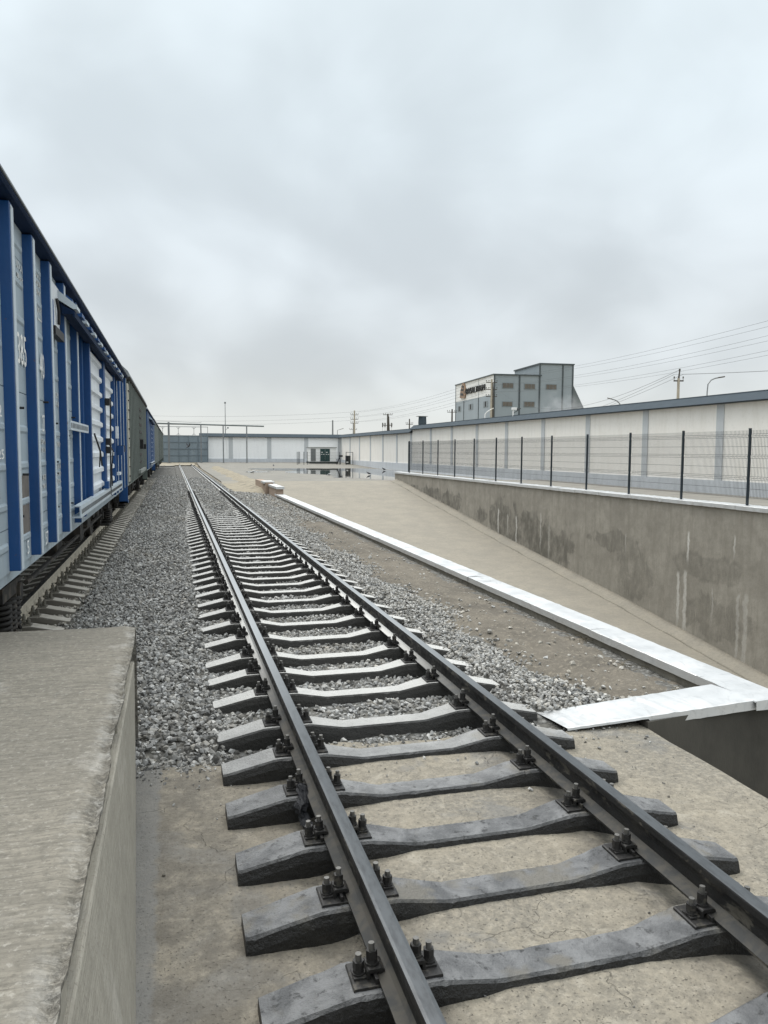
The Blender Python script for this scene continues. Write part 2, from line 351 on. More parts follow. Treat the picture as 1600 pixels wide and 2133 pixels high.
for (cy, z1, z0, wd, am) in [(35.63, -.95, -2.3, .09, .8), (33.5, -1.15, -2.65, .1, .7), (34.5, -1.1, -2.0, .06, .45), (20.82, -.6, -1.5, .07, .85), (21.25, -1.95, -3.6, .09, .6), (20.9, -1.85, -3.8, .11, .55), (18.75, -.5, -1.06, .05, .6), (18.2, -2.1, -4.3, .12, .3), (18.5, -2.15, -4.2, .08, .3), (31.0, -.8, -2.4, .07, .4), (30.2, -1.2, -2.7, .1, .25), (24.3, -1.0, -1.7, .05, .3), (19.6, -2.2, -3.2, .05, .25)]:
    g = t.math('MULTIPLY', t.mr(t.math('ABSOLUTE', t.math('SUBTRACT', yw, cy)), wd*.35, wd, am, 0), t.math('MULTIPLY', t.mr(z_, z1-.05, z1+.12, 1, 0), t.mr(z_, z0-.25, z0+.5, 0, 1)))
    run = g if run is None else t.math('MAXIMUM', run, g)
c = t.mix(t.math('MULTIPLY', run, t.mr(t.noise(t.pos((1, 8, 2)), 5, 4, .7), .25, .6, .35, 1)), c, (.66, .64, .6))
c = t.mix(t.mr(t.noise(p, 30, 4, .7), .58, .72, 0, .3), c, (.14, .13, .11))
t.l.new(c, b.inputs['Base Color']); t.l.new(t.mr(inside, 0, 1, .9, .65), b.inputs['Roughness']); b.inputs['Specular IOR Level'].default_value = .3
t.l.new(t.bump(t.math('ADD', t.noise(p, 9, 6, .7), t.math('MULTIPLY', t.noise(p, 50, 4), .4)), .35, .02), b.inputs['Normal'])
M['pit'] = mat('pit_wall_concrete', (.085, .079, .066), .9, var=.25, scale=2, col2=(.06, .056, .047), c2scale=1.2, c2lo=.42, c2hi=.62, bump=.25, bscale=16, bdist=.015, stretch=(1, 1, .5))
M['lowwall'] = mat('low_wall_concrete', (.25, .23, .19), .9, var=.2, scale=5, col2=(.18, .165, .135), c2scale=3, bump=.3, bscale=20, bdist=.01)
# perimeter wall
def limewash(name, c0, c1):
    mt, t, b = custom(name)
    p = t.pos()
    c = t.mix(t.mr(t.noise(t.pos((1.6, 1.6, .3)), 1.5, 5, .65), .42, .72, 0, .7), c0, c1)
    c = t.mix(t.mr(t.noise(p, 6, 5, .7), .5, .75, 0, .35), c, tuple(v*.82 for v in c1))
    c = t.mix(t.mr(t.noise(t.pos((3, 3, .12)), 1.2, 3, .6), .62, .75, 0, .35), c, tuple(v*.72 for v in c1))
    t.l.new(c, b.inputs['Base Color']); b.inputs['Roughness'].default_value = .9; b.inputs['Specular IOR Level'].default_value = .25
    t.l.new(t.bump(t.noise(p, 8, 5, .7), .3, .015), b.inputs['Normal']); return mt
M['lime'] = limewash('limewashed_wall', (.91, .875, .815), (.83, .79, .72))
M['lime_far'] = limewash('limewashed_end_wall', (.95, .955, .95), (.89, .895, .89))
M['greypaint'] = limewash('grey_pilaster_paint', (.55, .57, .58), (.49, .505, .515))
M['plinthpaint'] = limewash('pale_plinth_paint', (.60, .625, .65), (.48, .50, .52))
M['coping'] = mat('blue_grey_roof_sheet', (.062, .08, .094), .8, metal=.0, var=.15, scale=3, spec=.2)
M['coping_dark'] = mat('coping_underside', (.05, .06, .065), .7, var=.1)
M['fence'] = mat('dark_teal_fence_paint', (.012, .022, .03), .45, var=.2, scale=20, spec=.5)
M['wire'] = mat('dark_fence_wire', (.05, .053, .056), .5, var=.1, scale=20)
# wagons
def paint(name, col, dirt=(.12, .11, .095), rough=.38, amt=.35):
    mt, t, b = custom(name)
    p = t.pos()
    c = t.mix(t.mr(t.noise(p, 1.7, 5, .6), .35, .7, 0, .35), col, tuple(v*.78 for v in col))
    z_ = t.xyz(p)[2]
    d = t.math('MULTIPLY', t.mr(t.noise(t.pos((4, 4, .8)), 2.2, 5, .7), .45, .75), t.mr(z_, .9, 2.6, amt, amt*.35))
    c = t.mix(d, c, dirt)
    c = t.mix(t.mr(t.noise(t.pos((1, 1, 1), (5, 1, 2)), 14, 4, .7), .66, .72, 0, .6), c, (.10, .055, .035))
    c = t.mix(t.math('MULTIPLY', t.mr(t.noise(t.pos((9, 9, .5), (2, 2, 0)), 1.6, 5, .7), .58, .74), amt), c, (.09, .06, .042))
    t.l.new(c, b.inputs['Base Color']); t.l.new(t.mr(t.noise(p, 5, 4), .3, .7, rough, rough+.25), b.inputs['Roughness'])
    t.l.new(t.bump(t.noise(p, 3.5, 4, .6), .18, .03), b.inputs['Normal']); return mt
M['blue'] = paint('wagon_blue_paint', (.003, .06, .205), amt=.12)
M['panel'] = paint('wagon_pale_blue_paint', (.335, .405, .45), (.27, .27, .26), .45)
M['pale_trim'] = paint('wagon_pale_trim_paint', (.5, .57, .62), (.3, .3, .29), .35, .2)  # pale door rails; on the posts, sky sheen put in as colour
M['white'] = paint('wagon_white_paint', (.70, .74, .77), (.3, .28, .25), .42, .25)
M['navy'] = mat('wagon_navy_cornice', (.005, .017, .048), .8, var=.2, spec=.15)
M['green'] = paint('wagon_grey_green_paint', (.135, .16, .145), rough=.5)
M['greenlight'] = paint('wagon_pale_green_paint', (.25, .275, .255), rough=.5)
M['cream'] = paint('wagon_cream_paint', (.55, .53, .44), (.25, .2, .14), .5)
M['greyroof'] = mat('weathered_roof_sheet', (.22, .235, .24), .6, metal=.3, var=.2, scale=2)
M['brownpatch'] = mat('old_brown_primer', (.15, .135, .12), .7, var=.25, scale=8)
M['under'] = mat('sooty_underframe', (.03, .028, .026), .8, var=.4, scale=8, col2=(.075, .065, .052), c2scale=6, bump=.3)
M['wheel'] = mat('wheel_steel', (.05, .045, .04), .65, var=.3, scale=10)
M['ink'] = mat('white_stencil_paint', (.8, .8, .77), .6, var=.1, scale=30)
M['black'] = mat('black_iron', (.015, .015, .016), .6, var=.2, scale=20)
# far things
M['gate'] = mat('gate_blue_grey_paint', (.20, .245, .275), .55, var=.14, scale=1.5, col2=(.25, .29, .315), c2scale=.6, stretch=(1, 1, .3))
M['gaterib'] = mat('gate_rib_paint', (.15, .185, .21), .55, var=.1)
M['galv'] = mat('galvanised_pole', (.22, .23, .235), .5, metal=.4, var=.15, scale=3)
M['pipe'] = mat('grey_lagged_pipe', (.14, .16, .16), .6, var=.15, scale=2)
M['clad'] = mat('grey_factory_cladding', (.29, .335, .365), .6, var=.07, scale=.5, stretch=(1, 1, .2))
M['clad2'] = mat('grey_factory_cladding_side', (.27, .31, .33), .6, var=.07, scale=.5, stretch=(1, 1, .2))
M['cladwhite'] = mat('white_factory_band', (.72, .725, .71), .6, var=.06, scale=.6)
M['trim'] = mat('dark_factory_trim', (.06, .075, .08), .5, var=.1)
M['glass'] = mat('dusty_brown_glass', (.13, .115, .095), .25, var=.3, scale=.8)
M['winframe'] = mat('grey_window_frame', (.19, .22, .235), .5, var=.1)
M['sign'] = mat('black_sign_letters', (.018, .018, .017), .5, var=.1)
M['bronze'] = mat('bronze_logo', (.30, .185, .11), .45, var=.3, scale=2, col2=(.07, .05, .035), c2scale=1.2, c2lo=.5, c2hi=.55)
M['pole_conc'] = mat('pole_concrete', (.40, .36, .29), .9, var=.15, scale=2)
M['pole_dark'] = mat('creosoted_timber', (.07, .062, .052), .8, var=.2, scale=3)
M['kiosk_white'] = mat('kiosk_white_paint', (.82, .82, .8), .7, var=.05)
M['kiosk_green'] = mat('kiosk_dark_green_door', (.018, .05, .048), .5, var=.1)
M['kiosk_grey'] = mat('kiosk_louvre_grey', (.2, .21, .205), .6, var=.15, scale=4)
M['brick_base'] = mat('dark_block_base', (.05, .055, .05), .85, var=.3, scale=4)
mt, t, b = custom('puddle_water'); M['water'] = mt
b.inputs['Base Color'].default_value = (.05, .05, .046, 1); b.inputs['Roughness'].default_value = .03; b.inputs['Specular IOR Level'].default_value = .5
t.l.new(t.bump(t.noise(t.pos((.4, .8, 1)), 1.2, 3), .02, .01), b.inputs['Normal'])
M['bird'] = mat('pigeon_grey', (.045, .047, .052), .7, var=.3, scale=20)
M['birdlight'] = mat('pigeon_pale', (.5, .5, .49), .7, var=.2, scale=20)
M['bag'] = mat('black_net_bag', (.008, .009, .012), .6, var=.5, scale=120, bump=.9, bscale=160, bdist=.006)
M['wood'] = mat('pale_wood_splinter', (.7, .66, .56), .8, var=.1, scale=40)
M['weed'] = mat('dry_weed', (.12, .1, .06), .9, var=.4, scale=30)
M['brickred'] = mat('pale_brick', (.34, .26, .2), .9, var=.2, scale=6)

# ------------------------------------------------------------------ terrain and ground sheets
TC, LT = 1.645, -2.69            # centre lines of the two tracks
bnd = MB()
HX0, HX1, HY0, HY1 = -60, 70, -40, 150
for (a, b_, c_, d_) in [(-1500, HX0, -1500, 2500), (HX1, 1500, -1500, 2500), (HX0, HX1, -1500, HY0), (HX0, HX1, HY1, 2500)]:
    bnd.quad((a, c_, -.3), (b_, c_, -.3), (b_, d_, -.3), (a, d_, -.3))
bnd.quad((HX0, HY0, -.3), (-4.6, HY0, -.3), (-4.6, HY1, -.3), (HX0, HY1, -.3))
bnd.quad((24.9, HY0, -.3), (HX1, HY0, -.3), (HX1, HY1, -.3), (24.9, HY1, -.3))
bnd.quad((-4.6, 115, -.3), (24.9, 115, -.3), (24.9, HY1, -.3), (-4.6, HY1, -.3))
bnd.quad((-4.6, HY0, -.3), (24.9, HY0, -.3), (24.9, -12, -.3), (-4.6, -12, -.3))
struct(bnd.build('ground', M['sand'], recalc=False))
def yard_z(x, y):
    return -.2 if y < 92 else -.2 + .42*min(1, (y-92)/20)
ys = [54.5, 60, 70, 80, 92, 96, 100, 104, 108, 112, 115]
struct(grid([3.2, 8, 12, 15.7, 20, 24.9], ys, yard_z).build('yard', M['yard'], recalc=False), 'flat concrete yard at the far end before the end wall')
struct(grid([16.1, 20, 24.9], [-12, 0, 10, 20, 30, 40, 48, 54.5], lambda x, y: .06 if y < 50 else (.06 if y < 54 else -.2)).build('yard', M['yard'], recalc=False), 'concrete strip behind the mesh fence')
RP = [(-12, -5.2), (2, -5.2), (10, -4.98), (17.2, -4.38), (21.2, -3.89), (24.3, -3.52), (30.5, -2.88), (35.7, -2.32), (40.6, -1.74), (46.5, -1.08), (52.0, -.42), (54.5, -.2)]
def ramp_z(x, y):
    for (a, za), (b_, zb) in zip(RP, RP[1:]):
        if y <= b_: return za + (zb-za)*(y-a)/(b_-a)
    return -.2
struct(grid(np.linspace(3.2, 15.8, 8), [q[0] for q in RP], ramp_z).build('ramp', M['ramp'], recalc=False), 'concrete ramp sinking between the low wall and the stained retaining wall')
# fillet of mortar along the foot of the retaining wall
fb = MB(); fl = []
for y in np.linspace(6, 54, 90):
    z = ramp_z(0, y); j = rng.uniform(-.03, .03)
    fl.append([(15.76, y, z-.05), (15.30+j, y, z-.02), (15.38+j, y, z+.05+j*.4), (15.60, y, z+.13+j), (15.76, y, z+.22)])
fb.loft(fl); fillet = fb.build('mortar_fillet', M['ramp'], smooth=True)
struct(fillet, 'rough mortar fillet along the foot of the retaining wall')

# track slab with an uneven end
def wob(a, f, s): return a*math.sin(f*s+1.7) + .5*a*math.sin(2.3*f*s+.3)
nx = 60
sl = MB(); xs = np.linspace(-.6, 3.83, nx)
top0 = [(x, -3.0, -.35) for x in xs]; top1 = [(x, 5.62 + wob(.05, 5, x) + rng.uniform(-.02, .02) + (.10 if x > 3.1 else 0), -.352) for x in xs]
def slab_z(x): return -.345 + .054*min(1, max(0, (.92-abs(x-1.645))/.22))
rows = [[(a[0], a[1]+(b_[1]-a[1])*k/30, slab_z(a[0])+.004*math.sin(k*2.1+i*1.3)*(0 < i < nx-1)) for i, (a, b_) in enumerate(zip(top0, top1))] for k in range(31)]
for r in rows:      # chipped right arris
    r[-1] = (3.83 + rng.uniform(-.022, .008), r[-1][1], r[-1][2]-.008)
o = len(sl.v)
for r in rows: sl.v += r
for j in range(30):
    for i in range(nx-1):
        sl.f.append((j*nx+i, j*nx+i+1, (j+1)*nx+i+1, (j+1)*nx+i)); sl.m.append(0)
for i in range(nx-1):     # end face
    a, b_ = top1[i], top1[i+1]; sl.quad(a, b_, (b_[0], b_[1]+.02, -.7), (a[0], a[1]+.02, -.7))
for j in range(30):        # right face down into the pit
    a, b_ = rows[j][-1], rows[j+1][-1]; sl.quad(a, b_, (3.82, b_[1], -6), (3.82, a[1], -6), 1)
struct(sl.build('track_slab', [M['slab'], M['pit']], recalc=False), 'tan concrete slab under the near track')

# ballast bed
def bed_z(x, y):
    z = -.325 if y < 18 else (-.325 + .11*min(1, (y-18)/20))
    if -1.25 < x < .3: z = -.30 + .02*math.sin(x*3)
    if x < -1.25: z = -.31
    if x > 3.0: z = -.30 - .05*min(1, (x-3.0)/.8)
    if y < 6.0: z -= .12*(6.0-y)/.6
    return z + .012*math.sin(x*7+y*3.1)*math.cos(y*5.3-x*2)
bys = np.concatenate([np.linspace(5.53, 20, 70), np.linspace(20.5, 60, 60), np.linspace(62, 114, 20)])
bx = np.concatenate([np.linspace(-4.6, -1.3, 8), np.linspace(-1.2, .3, 12), np.linspace(.45, 3.0, 12), np.linspace(3.1, 4.88, 10)])
bed = grid(bx, bys, bed_z).build('ballast_bed', M['bed'], recalc=False); struct(bed)
nb = MB(); nb.quad((-4.6, -12, -.36), (-.55, -12, -.36), (-.55, 5.5, -.36), (-4.6, 5.5, -.36)); struct(nb.build('ballast_bed', M['bed'], recalc=False), 'ballast under the near end of the wagon track')

# earth strip beside the low wall
def earth_edge(y): return 3.62 + .16*math.sin(y*1.3) + .1*math.sin(y*3.1+1) + (.0 if y < 20 else .03*(y-20))
def earth_z(x, y):
    e = earth_edge(y); u = (x-e)
    z = -.345 + .045*min(1, max(0, u)/.3) - .07*max(0, min(1, (x-4.45)/.4))
    n = .018*math.sin(x*9+y*4)*math.cos(y*7-x*3) + .012*math.sin(x*23+y*11) + .008*math.sin(y*31-x*17)
    return z + n - (.12 if u < -.1 else 0)
eg = grid(np.linspace(3.25, 4.92, 36), np.linspace(5.75, 40, 300), earth_z)
eg.v = [(x, y, z + rng.uniform(-.006, .006)) for x, y, z in eg.v]
struct(eg.build('earth_strip', M['earth'], recalc=False, smooth=True), 'trodden brown earth between the ballast and the low capped wall')
# sand bank at the far edge of the yard
sg = grid(np.linspace(2.9, 5.65, 22), np.linspace(40.3, 114, 60), lambda x, y: (-.28 - .2*max(0, (42-y)/1.7) + .26*math.exp(-((x-5.1)/.7)**2)*min(1, max(0, (y-40.3)/2)) + .05*math.sin(y*.9)*math.sin(x*2) - (.0 if x < 5.6 else .16)) if y < 106 else -.05+.2*(y-106)/8)
struct(sg.build('sand_bank', M['sand'], recalc=False, smooth=True), 'low bank of sand between the far track and the yard')
sa = MB(); sa.quad((-5, 108, .12), (6, 108, .12), (6, 114.2, .2), (-5, 114.2, .2)); struct(sa.build('sand_apron', M['sand'], recalc=False), 'strip of sand in front of the gate')
# puddles
def puddle(label, cx, cy, rx, ry, z=-.194, seed=0):
    z += seed*.0004
    g = np.random.default_rng(seed); n = 64; ph = g.uniform(0, 6.28, 5); am = g.uniform(.04, .13, 5)
    vs = [(cx, cy, z)]
    for i in range(n):
        a = 2*math.pi*i/n; r = 1 + sum(am[k]*math.sin((k+2)*a+ph[k]) for k in range(5))
        vs.append((cx+rx*r*math.cos(a), cy+ry*r*math.sin(a), z))
    q = MB(); q.add(vs, [(0, 1+i, 1+(i+1) % n) for i in range(n)])
    struct(q.build('puddle', M['water'], recalc=False), label)
puddle('widest shallow puddle before the kiosk', 17.6, 80, 6.2, 15, seed=3)
puddle('puddle against the end of the retaining wall', 17.0, 63, 4.2, 7.4, seed=5)
puddle('narrow far puddle left of the kiosk', 12.2, 90, 4.0, 3.2, seed=6)
puddle('small thin puddle near the sand bank', 8.2, 78, 1.4, 1.5, seed=9)
puddle('small thin puddle on the open yard', 11.0, 84, 1.8, 1.2, seed=12)

# ------------------------------------------------------------------ stones (instanced)
stones_col = bpy.data.collections.new('stone_shapes')
for k in range(10):
    bm = bmesh.new(); g = np.random.default_rng(100+k)
    sc = np.array([1, g.uniform(.6, .95), g.uniform(.4, .75)])
    for q in range(13):
        d = g.normal(size=3); d /= np.linalg.norm(d); d *= g.uniform(.38, .56); bm.verts.new(d*sc)
    r = bmesh.ops.convex_hull(bm, input=bm.verts)
    bmesh.ops.delete(bm, geom=[v for v in bm.verts if not v.link_faces], context='VERTS')
    bmesh.ops.dissolve_limit(bm, angle_limit=R(14), verts=bm.verts, edges=bm.edges)
    me = bpy.data.meshes.new('stone'); bm.to_mesh(me); bm.free(); me.materials.append(M['stone'])
    stones_col.objects.link(bpy.data.objects.new('stone_%02d' % k, me))
gn = bpy.data.node_groups.new('scatter_stones', 'GeometryNodeTree')
gn.interface.new_socket('Geometry', in_out='INPUT', socket_type='NodeSocketGeometry'); gn.interface.new_socket('Geometry', in_out='OUTPUT', socket_type='NodeSocketGeometry')
g = NT(gn); gi = g.new('NodeGroupInput'); go = g.new('NodeGroupOutput')
def na(name, ty):
    n = g.new('GeometryNodeInputNamedAttribute', None, data_type=ty); n.inputs['Name'].default_value = name; return n.outputs[0]
ci = g.new('GeometryNodeCollectionInfo', None); ci.inputs['Collection'].default_value = stones_col
ci.inputs['Separate Children'].default_value = True; ci.inputs['Reset Children'].default_value = True
iop = g.new('GeometryNodeInstanceOnPoints', None); iop.inputs['Pick Instance'].default_value = True
g.l.new(gi.outputs[0], iop.inputs['Points']); g.l.new(ci.outputs[0], iop.inputs['Instance'])
g.l.new(na('pick', 'INT'), iop.inputs['Instance Index']); e2r = g.new('FunctionNodeEulerToRotation', None); g.l.new(na('rot', 'FLOAT_VECTOR'), e2r.inputs[0])
g.l.new(e2r.outputs[0], iop.inputs['Rotation']); g.l.new(na('siz', 'FLOAT_VECTOR'), iop.inputs['Scale']); g.l.new(iop.outputs[0], go.inputs[0])
def scatter(name, label, pts, size, tone, warm, flat=.6):
    n = len(pts); me = bpy.data.meshes.new(name); me.from_pydata([tuple(p) for p in pts], [], [])
    def at(nm, ty, arr, key='value'): me.attributes.new(nm, ty, 'POINT').data.foreach_set(key, np.ascontiguousarray(arr.ravel()))
    at('pick', 'INT', rng.integers(0, 10, n).astype(np.int32))
    rot = np.stack([rng.normal(0, flat, n), rng.normal(0, flat, n), rng.uniform(0, 6.283, n)], 1).astype(np.float32)
    at('rot', 'FLOAT_VECTOR', rot, 'vector'); sz = (size[:, None]*rng.uniform(.8, 1.2, (n, 3))).astype(np.float32)
    at('siz', 'FLOAT_VECTOR', sz, 'vector'); at('tone', 'FLOAT', tone.astype(np.float32)); at('warm', 'FLOAT', warm.astype(np.float32))
    o = obj(name, me); md = o.modifiers.new('scatter', 'NODES'); md.node_group = gn
    me.materials.append(M['stone']); o['kind'] = 'stuff'; o['label'] = label; o['category'] = 'ballast'; return o
SLP = [1.1, 1.71, 2.31, 2.92, 3.52, 4.09, 4.73, 5.36, 5.99, 6.78, 7.45, 8.08, 8.9, 9.7, 10.5, 11.25, 12.0, 12.65, 13.3, 13.95, 14.6]
while SLP[-1] < 40: SLP.append(SLP[-1] + .69 + random.uniform(-.03, .03))
SLL = [5.6]
while SLL[-1] < 44: SLL.append(SLL[-1] + .57 + random.uniform(-.025, .025))
def gen(x0, x1, y0, y1, dens, size, dz=0, sleepers=None, half=.13):
    n = int((x1-x0)*(y1-y0)*dens); x = rng.uniform(x0, x1, n); y = rng.uniform(y0, y1, n)
    keep = np.ones(n, bool)
    if sleepers is not None:
        s = np.array(sleepers); dmin = np.abs(y[:, None]-s[None, :]).min(1); keep &= (dmin > half) | (rng.random(n) < .02)
    x, y = x[keep], y[keep]
    z = np.array([bed_z(a, b_) for a, b_ in zip(x, y)]) + size*.18 + dz + rng.uniform(-.3, .5, len(x))*size*.6
    return np.stack([x, y, z], 1), np.full(len(x), size)*rng.uniform(.55, 1.25, len(x))
def tones(P, base=.36, sp=.25, warmth=.1):
    n = len(P); tn = np.clip(rng.normal(base, sp, n), 0, 1.0)
    pale = rng.random(n) < .06; tn[pale] = rng.uniform(.8, 1.15, pale.sum())
    patch = np.sin(P[:, 1]*.9+P[:, 0]*2)*np.sin(P[:, 1]*.37+1.3)
    wm = np.clip(rng.normal(warmth, .14, n) + .22*np.clip(patch-.35, 0, 1), 0, 1); return tn, wm
def put(name, label, sets, base=.36, sp=.25, warmth=.1, flat=.6):
    P = np.concatenate([s[0] for s in sets]); z = np.concatenate([s[1] for s in sets]); tn, wm = tones(P, base, sp, warmth)
    return scatter(name, label, P, z, tn, wm, flat)
near_l = gen(-1.3, .36, 5.55, 15, 800, .061)
P_, s_ = gen(-.6, .36, 5.62, 5.8, 500, .06)
Q_, r_ = gen(-.3, 3.7, 4.4, 5.68, 600, .034); k_ = rng.random(len(Q_)) < np.exp(-(5.68-Q_[:, 1])/.2)*np.where(Q_[:, 0] < .5, 1, .6); Q_, r_ = Q_[k_], r_[k_]*rng.uniform(.4, 1.2, k_.sum()); Q_[:, 2] = [slab_z(a)+.006 for a in Q_[:, 0]]
put('ballast', 'crushed grey ballast between the two tracks', [near_l, (P_, s_), (Q_, r_), gen(-1.3, .36, 15, 30, 430, .072), gen(-1.3, .36, 30, 70, 130, .10, -.01)])
put('ballast', 'crushed grey ballast between the near track sleepers', [gen(.33, 2.97, 5.75, 15, 820, .058, -.01, SLP, .135), gen(.33, 2.97, 15, 26, 480, .066, -.01, SLP, .13), gen(.33, 2.97, 26, 38, 260, .075, .0, SLP, .10), gen(.33, 2.97, 38, 62, 120, .10, -.01)], .38)
def shoulder():
    out = []
    for (y0, y1, d, s) in ((5.95, 15, 950, .055), (15, 30, 480, .066), (30, 42, 160, .09)):
        P, z = gen(2.9, 4.85, y0, y1, d, s)
        e = np.array([earth_edge(v) for v in P[:, 1]]); u = e - P[:, 0]
        k = (u > 0) | (rng.random(len(u)) < np.exp(np.clip(u, -9, 0)/.09)*.8) | ((P[:, 1] > 24) & (rng.random(len(u)) < .55))
        P, z = P[k], z[k]; u = u[k]
        P[:, 2] = np.where(u < 0, np.array([earth_z(a, b_) for a, b_, _ in P]) + .006, P[:, 2] + .03*np.clip(u/.3, 0, 1))
        out.append((P, z))
    return out
put('ballast', 'shoulder of pale grey ballast right of the near track', shoulder(), .44, .25, .2)
put('ballast', 'dusty ballast around the wagon track sleepers', [gen(-4.1, -1.25, 7.5, 24, 520, .055, -.0, SLL, .13), gen(-2.2, -1.25, 24, 45, 300, .07, 0, SLL, .1), gen(-2.2, -1.25, 45, 62, 120, .1)], .55, .2, .45)
# loose pebbles lying on the earth
n = 420; px = rng.uniform(3.7, 4.85, n); py = 5.95 + 24*rng.random(n)**1.7
pp = np.stack([px, py, [earth_z(a, b_)+.006 for a, b_ in zip(px, py)]], 1)
scatter('pebbles', 'loose pale pebbles scattered on the brown earth', pp, rng.gamma(2, .014, n)+.012, np.clip(rng.normal(.75, .25, n), 0, 1.1), rng.uniform(0, .7, n), .35)['category'] = 'pebbles'
n = 60; px = rng.uniform(-.2, 3.7, n); py = rng.uniform(2.2, 5.6, n)
scatter('pebbles', 'tiny crumbs lying on the concrete slab', np.stack([px, py, [slab_z(a)+.003 for a in px]], 1), rng.gamma(2, .004, n)+.004, rng.choice([.0, .1, 1.0], n, p=[.5, .3, .2]), rng.uniform(0, .5, n), .3)['category'] = 'pebbles'

# ------------------------------------------------------------------ tracks
RAILP = [(-.075, -.18), (.075, -.18), (.075, -.169), (.03, -.152), (.012, -.14), (.009, -.09), (.011, -.052), (.036, -.04), (.0372, -.008), (.0345, -.0016), (.021, -.0004), (-.021, -.0004), (-.0345, -.0016), (-.0372, -.008), (-.036, -.04), (-.011, -.052), (-.009, -.09), (-.012, -.14), (-.03, -.152), (-.075, -.169)]
RAILM = [1, 1, 2, 2, 1, 1, 1, 1, 1, 0, 0, 0, 1, 1, 1, 1, 1, 2, 2, 1]
def sleeper_mesh(name, mt, seed=0, chip=1.0):
    hs = [(1.35, -.272, .098), (1.32, -.268, .104), (1.00, -.196, .116), (.97, -.194, .116), (.64, -.194, .110), (.61, -.197, .108), (.36, -.250, .088), (.33, -.253, .086), (.1, -.253, .086)]
    st = [(-x, z, w_, .128) for x, z, w_ in hs] + [(x, z, w_, .128) for x, z, w_ in reversed(hs)]
    q = MB(); rings = []; g = np.random.default_rng(seed); xs_ = [v[0] for v in st]
    X = sorted(set([round(v, 3) for v in np.arange(-1.35, 1.351, .045)] + [round(v, 3) for v in xs_]))
    n = len(X)
    def sn(k):
        a = g.normal(size=n+4*k); ke = np.hanning(2*k+1); return np.convolve(a, ke/ke.sum(), 'same')[2*k:2*k+n]
    ca, cb_, wv = .008*np.clip(np.abs(sn(1))-.95, 0, 1)*chip, .008*np.clip(np.abs(sn(1))-.95, 0, 1)*chip, .0003*sn(2)*chip
    for i, x in enumerate(X):
        zt = np.interp(x, xs_, [v[1] for v in st]) + wv[i]; wt = np.interp(x, xs_, [v[2] for v in st]); hb = .128 - (.006 if abs(x) > 1.33 else 0)
        e = .006
        rings.append([(x, -hb, -.42), (x, -wt-.02+wv[i], zt-.06), (x, -wt-e, zt-.012-ca[i]), (x, -wt+e+ca[i], zt-ca[i]*.4), (x, 0, zt+wv[i]*.5), (x, wt-e-cb_[i], zt-cb_[i]*.4), (x, wt+e, zt-.012-cb_[i]), (x, wt+.02, zt-.06), (x, hb, -.42)])
    q.loft(rings); return q.mesh(name, mt)
def bolt_mesh(name, mats, h=.055):
    q = MB(); q.cyl((0, 0, 0), (0, 0, .007), .029, n=10); q.cyl((0, 0, .007), (0, 0, .019), .024, .022, n=10); q.cyl((0, 0, .019), (0, 0, .050), .024, n=6); q.cyl((0, 0, .050), (0, 0, h+.021), .0135, n=8, mi=1)
    return q.mesh(name, mats)
def plate_mesh(name, mt):
    q = MB(); q.prism([(-.19, -.196), (.19, -.196), (.19, -.186), (.185, -.182), (-.185, -.182), (-.19, -.186)], -.082, .082, 'y')
    for s in (-1, 1):   # upstanding ribs the clips bear on, and washer seats
        q.prism([(s*.084, -.182), (s*.098, -.182), (s*.098, -.158), (s*.084, -.158)], -.075, -.03, 'y'); q.prism([(s*.084, -.182), (s*.098, -.182), (s*.098, -.158), (s*.084, -.158)], .03, .075, 'y')
        q.box(min(s*.125, s*.178), max(s*.125, s*.178), -.034, .034, -.182, -.172)
    return q.mesh(name, mt, bevel=.002)
def clip_mesh(name, mt):
    pr = [(.050, -.158), (.050, -.146), (.066, -.138), (.118, -.138), (.126, -.146), (.126, -.181), (.112, -.181), (.112, -.157), (.072, -.157), (.066, -.166)]
    q = MB(); q.prism(pr, -.042, .042, 'y'); return q.mesh(name, mt, bevel=.003)
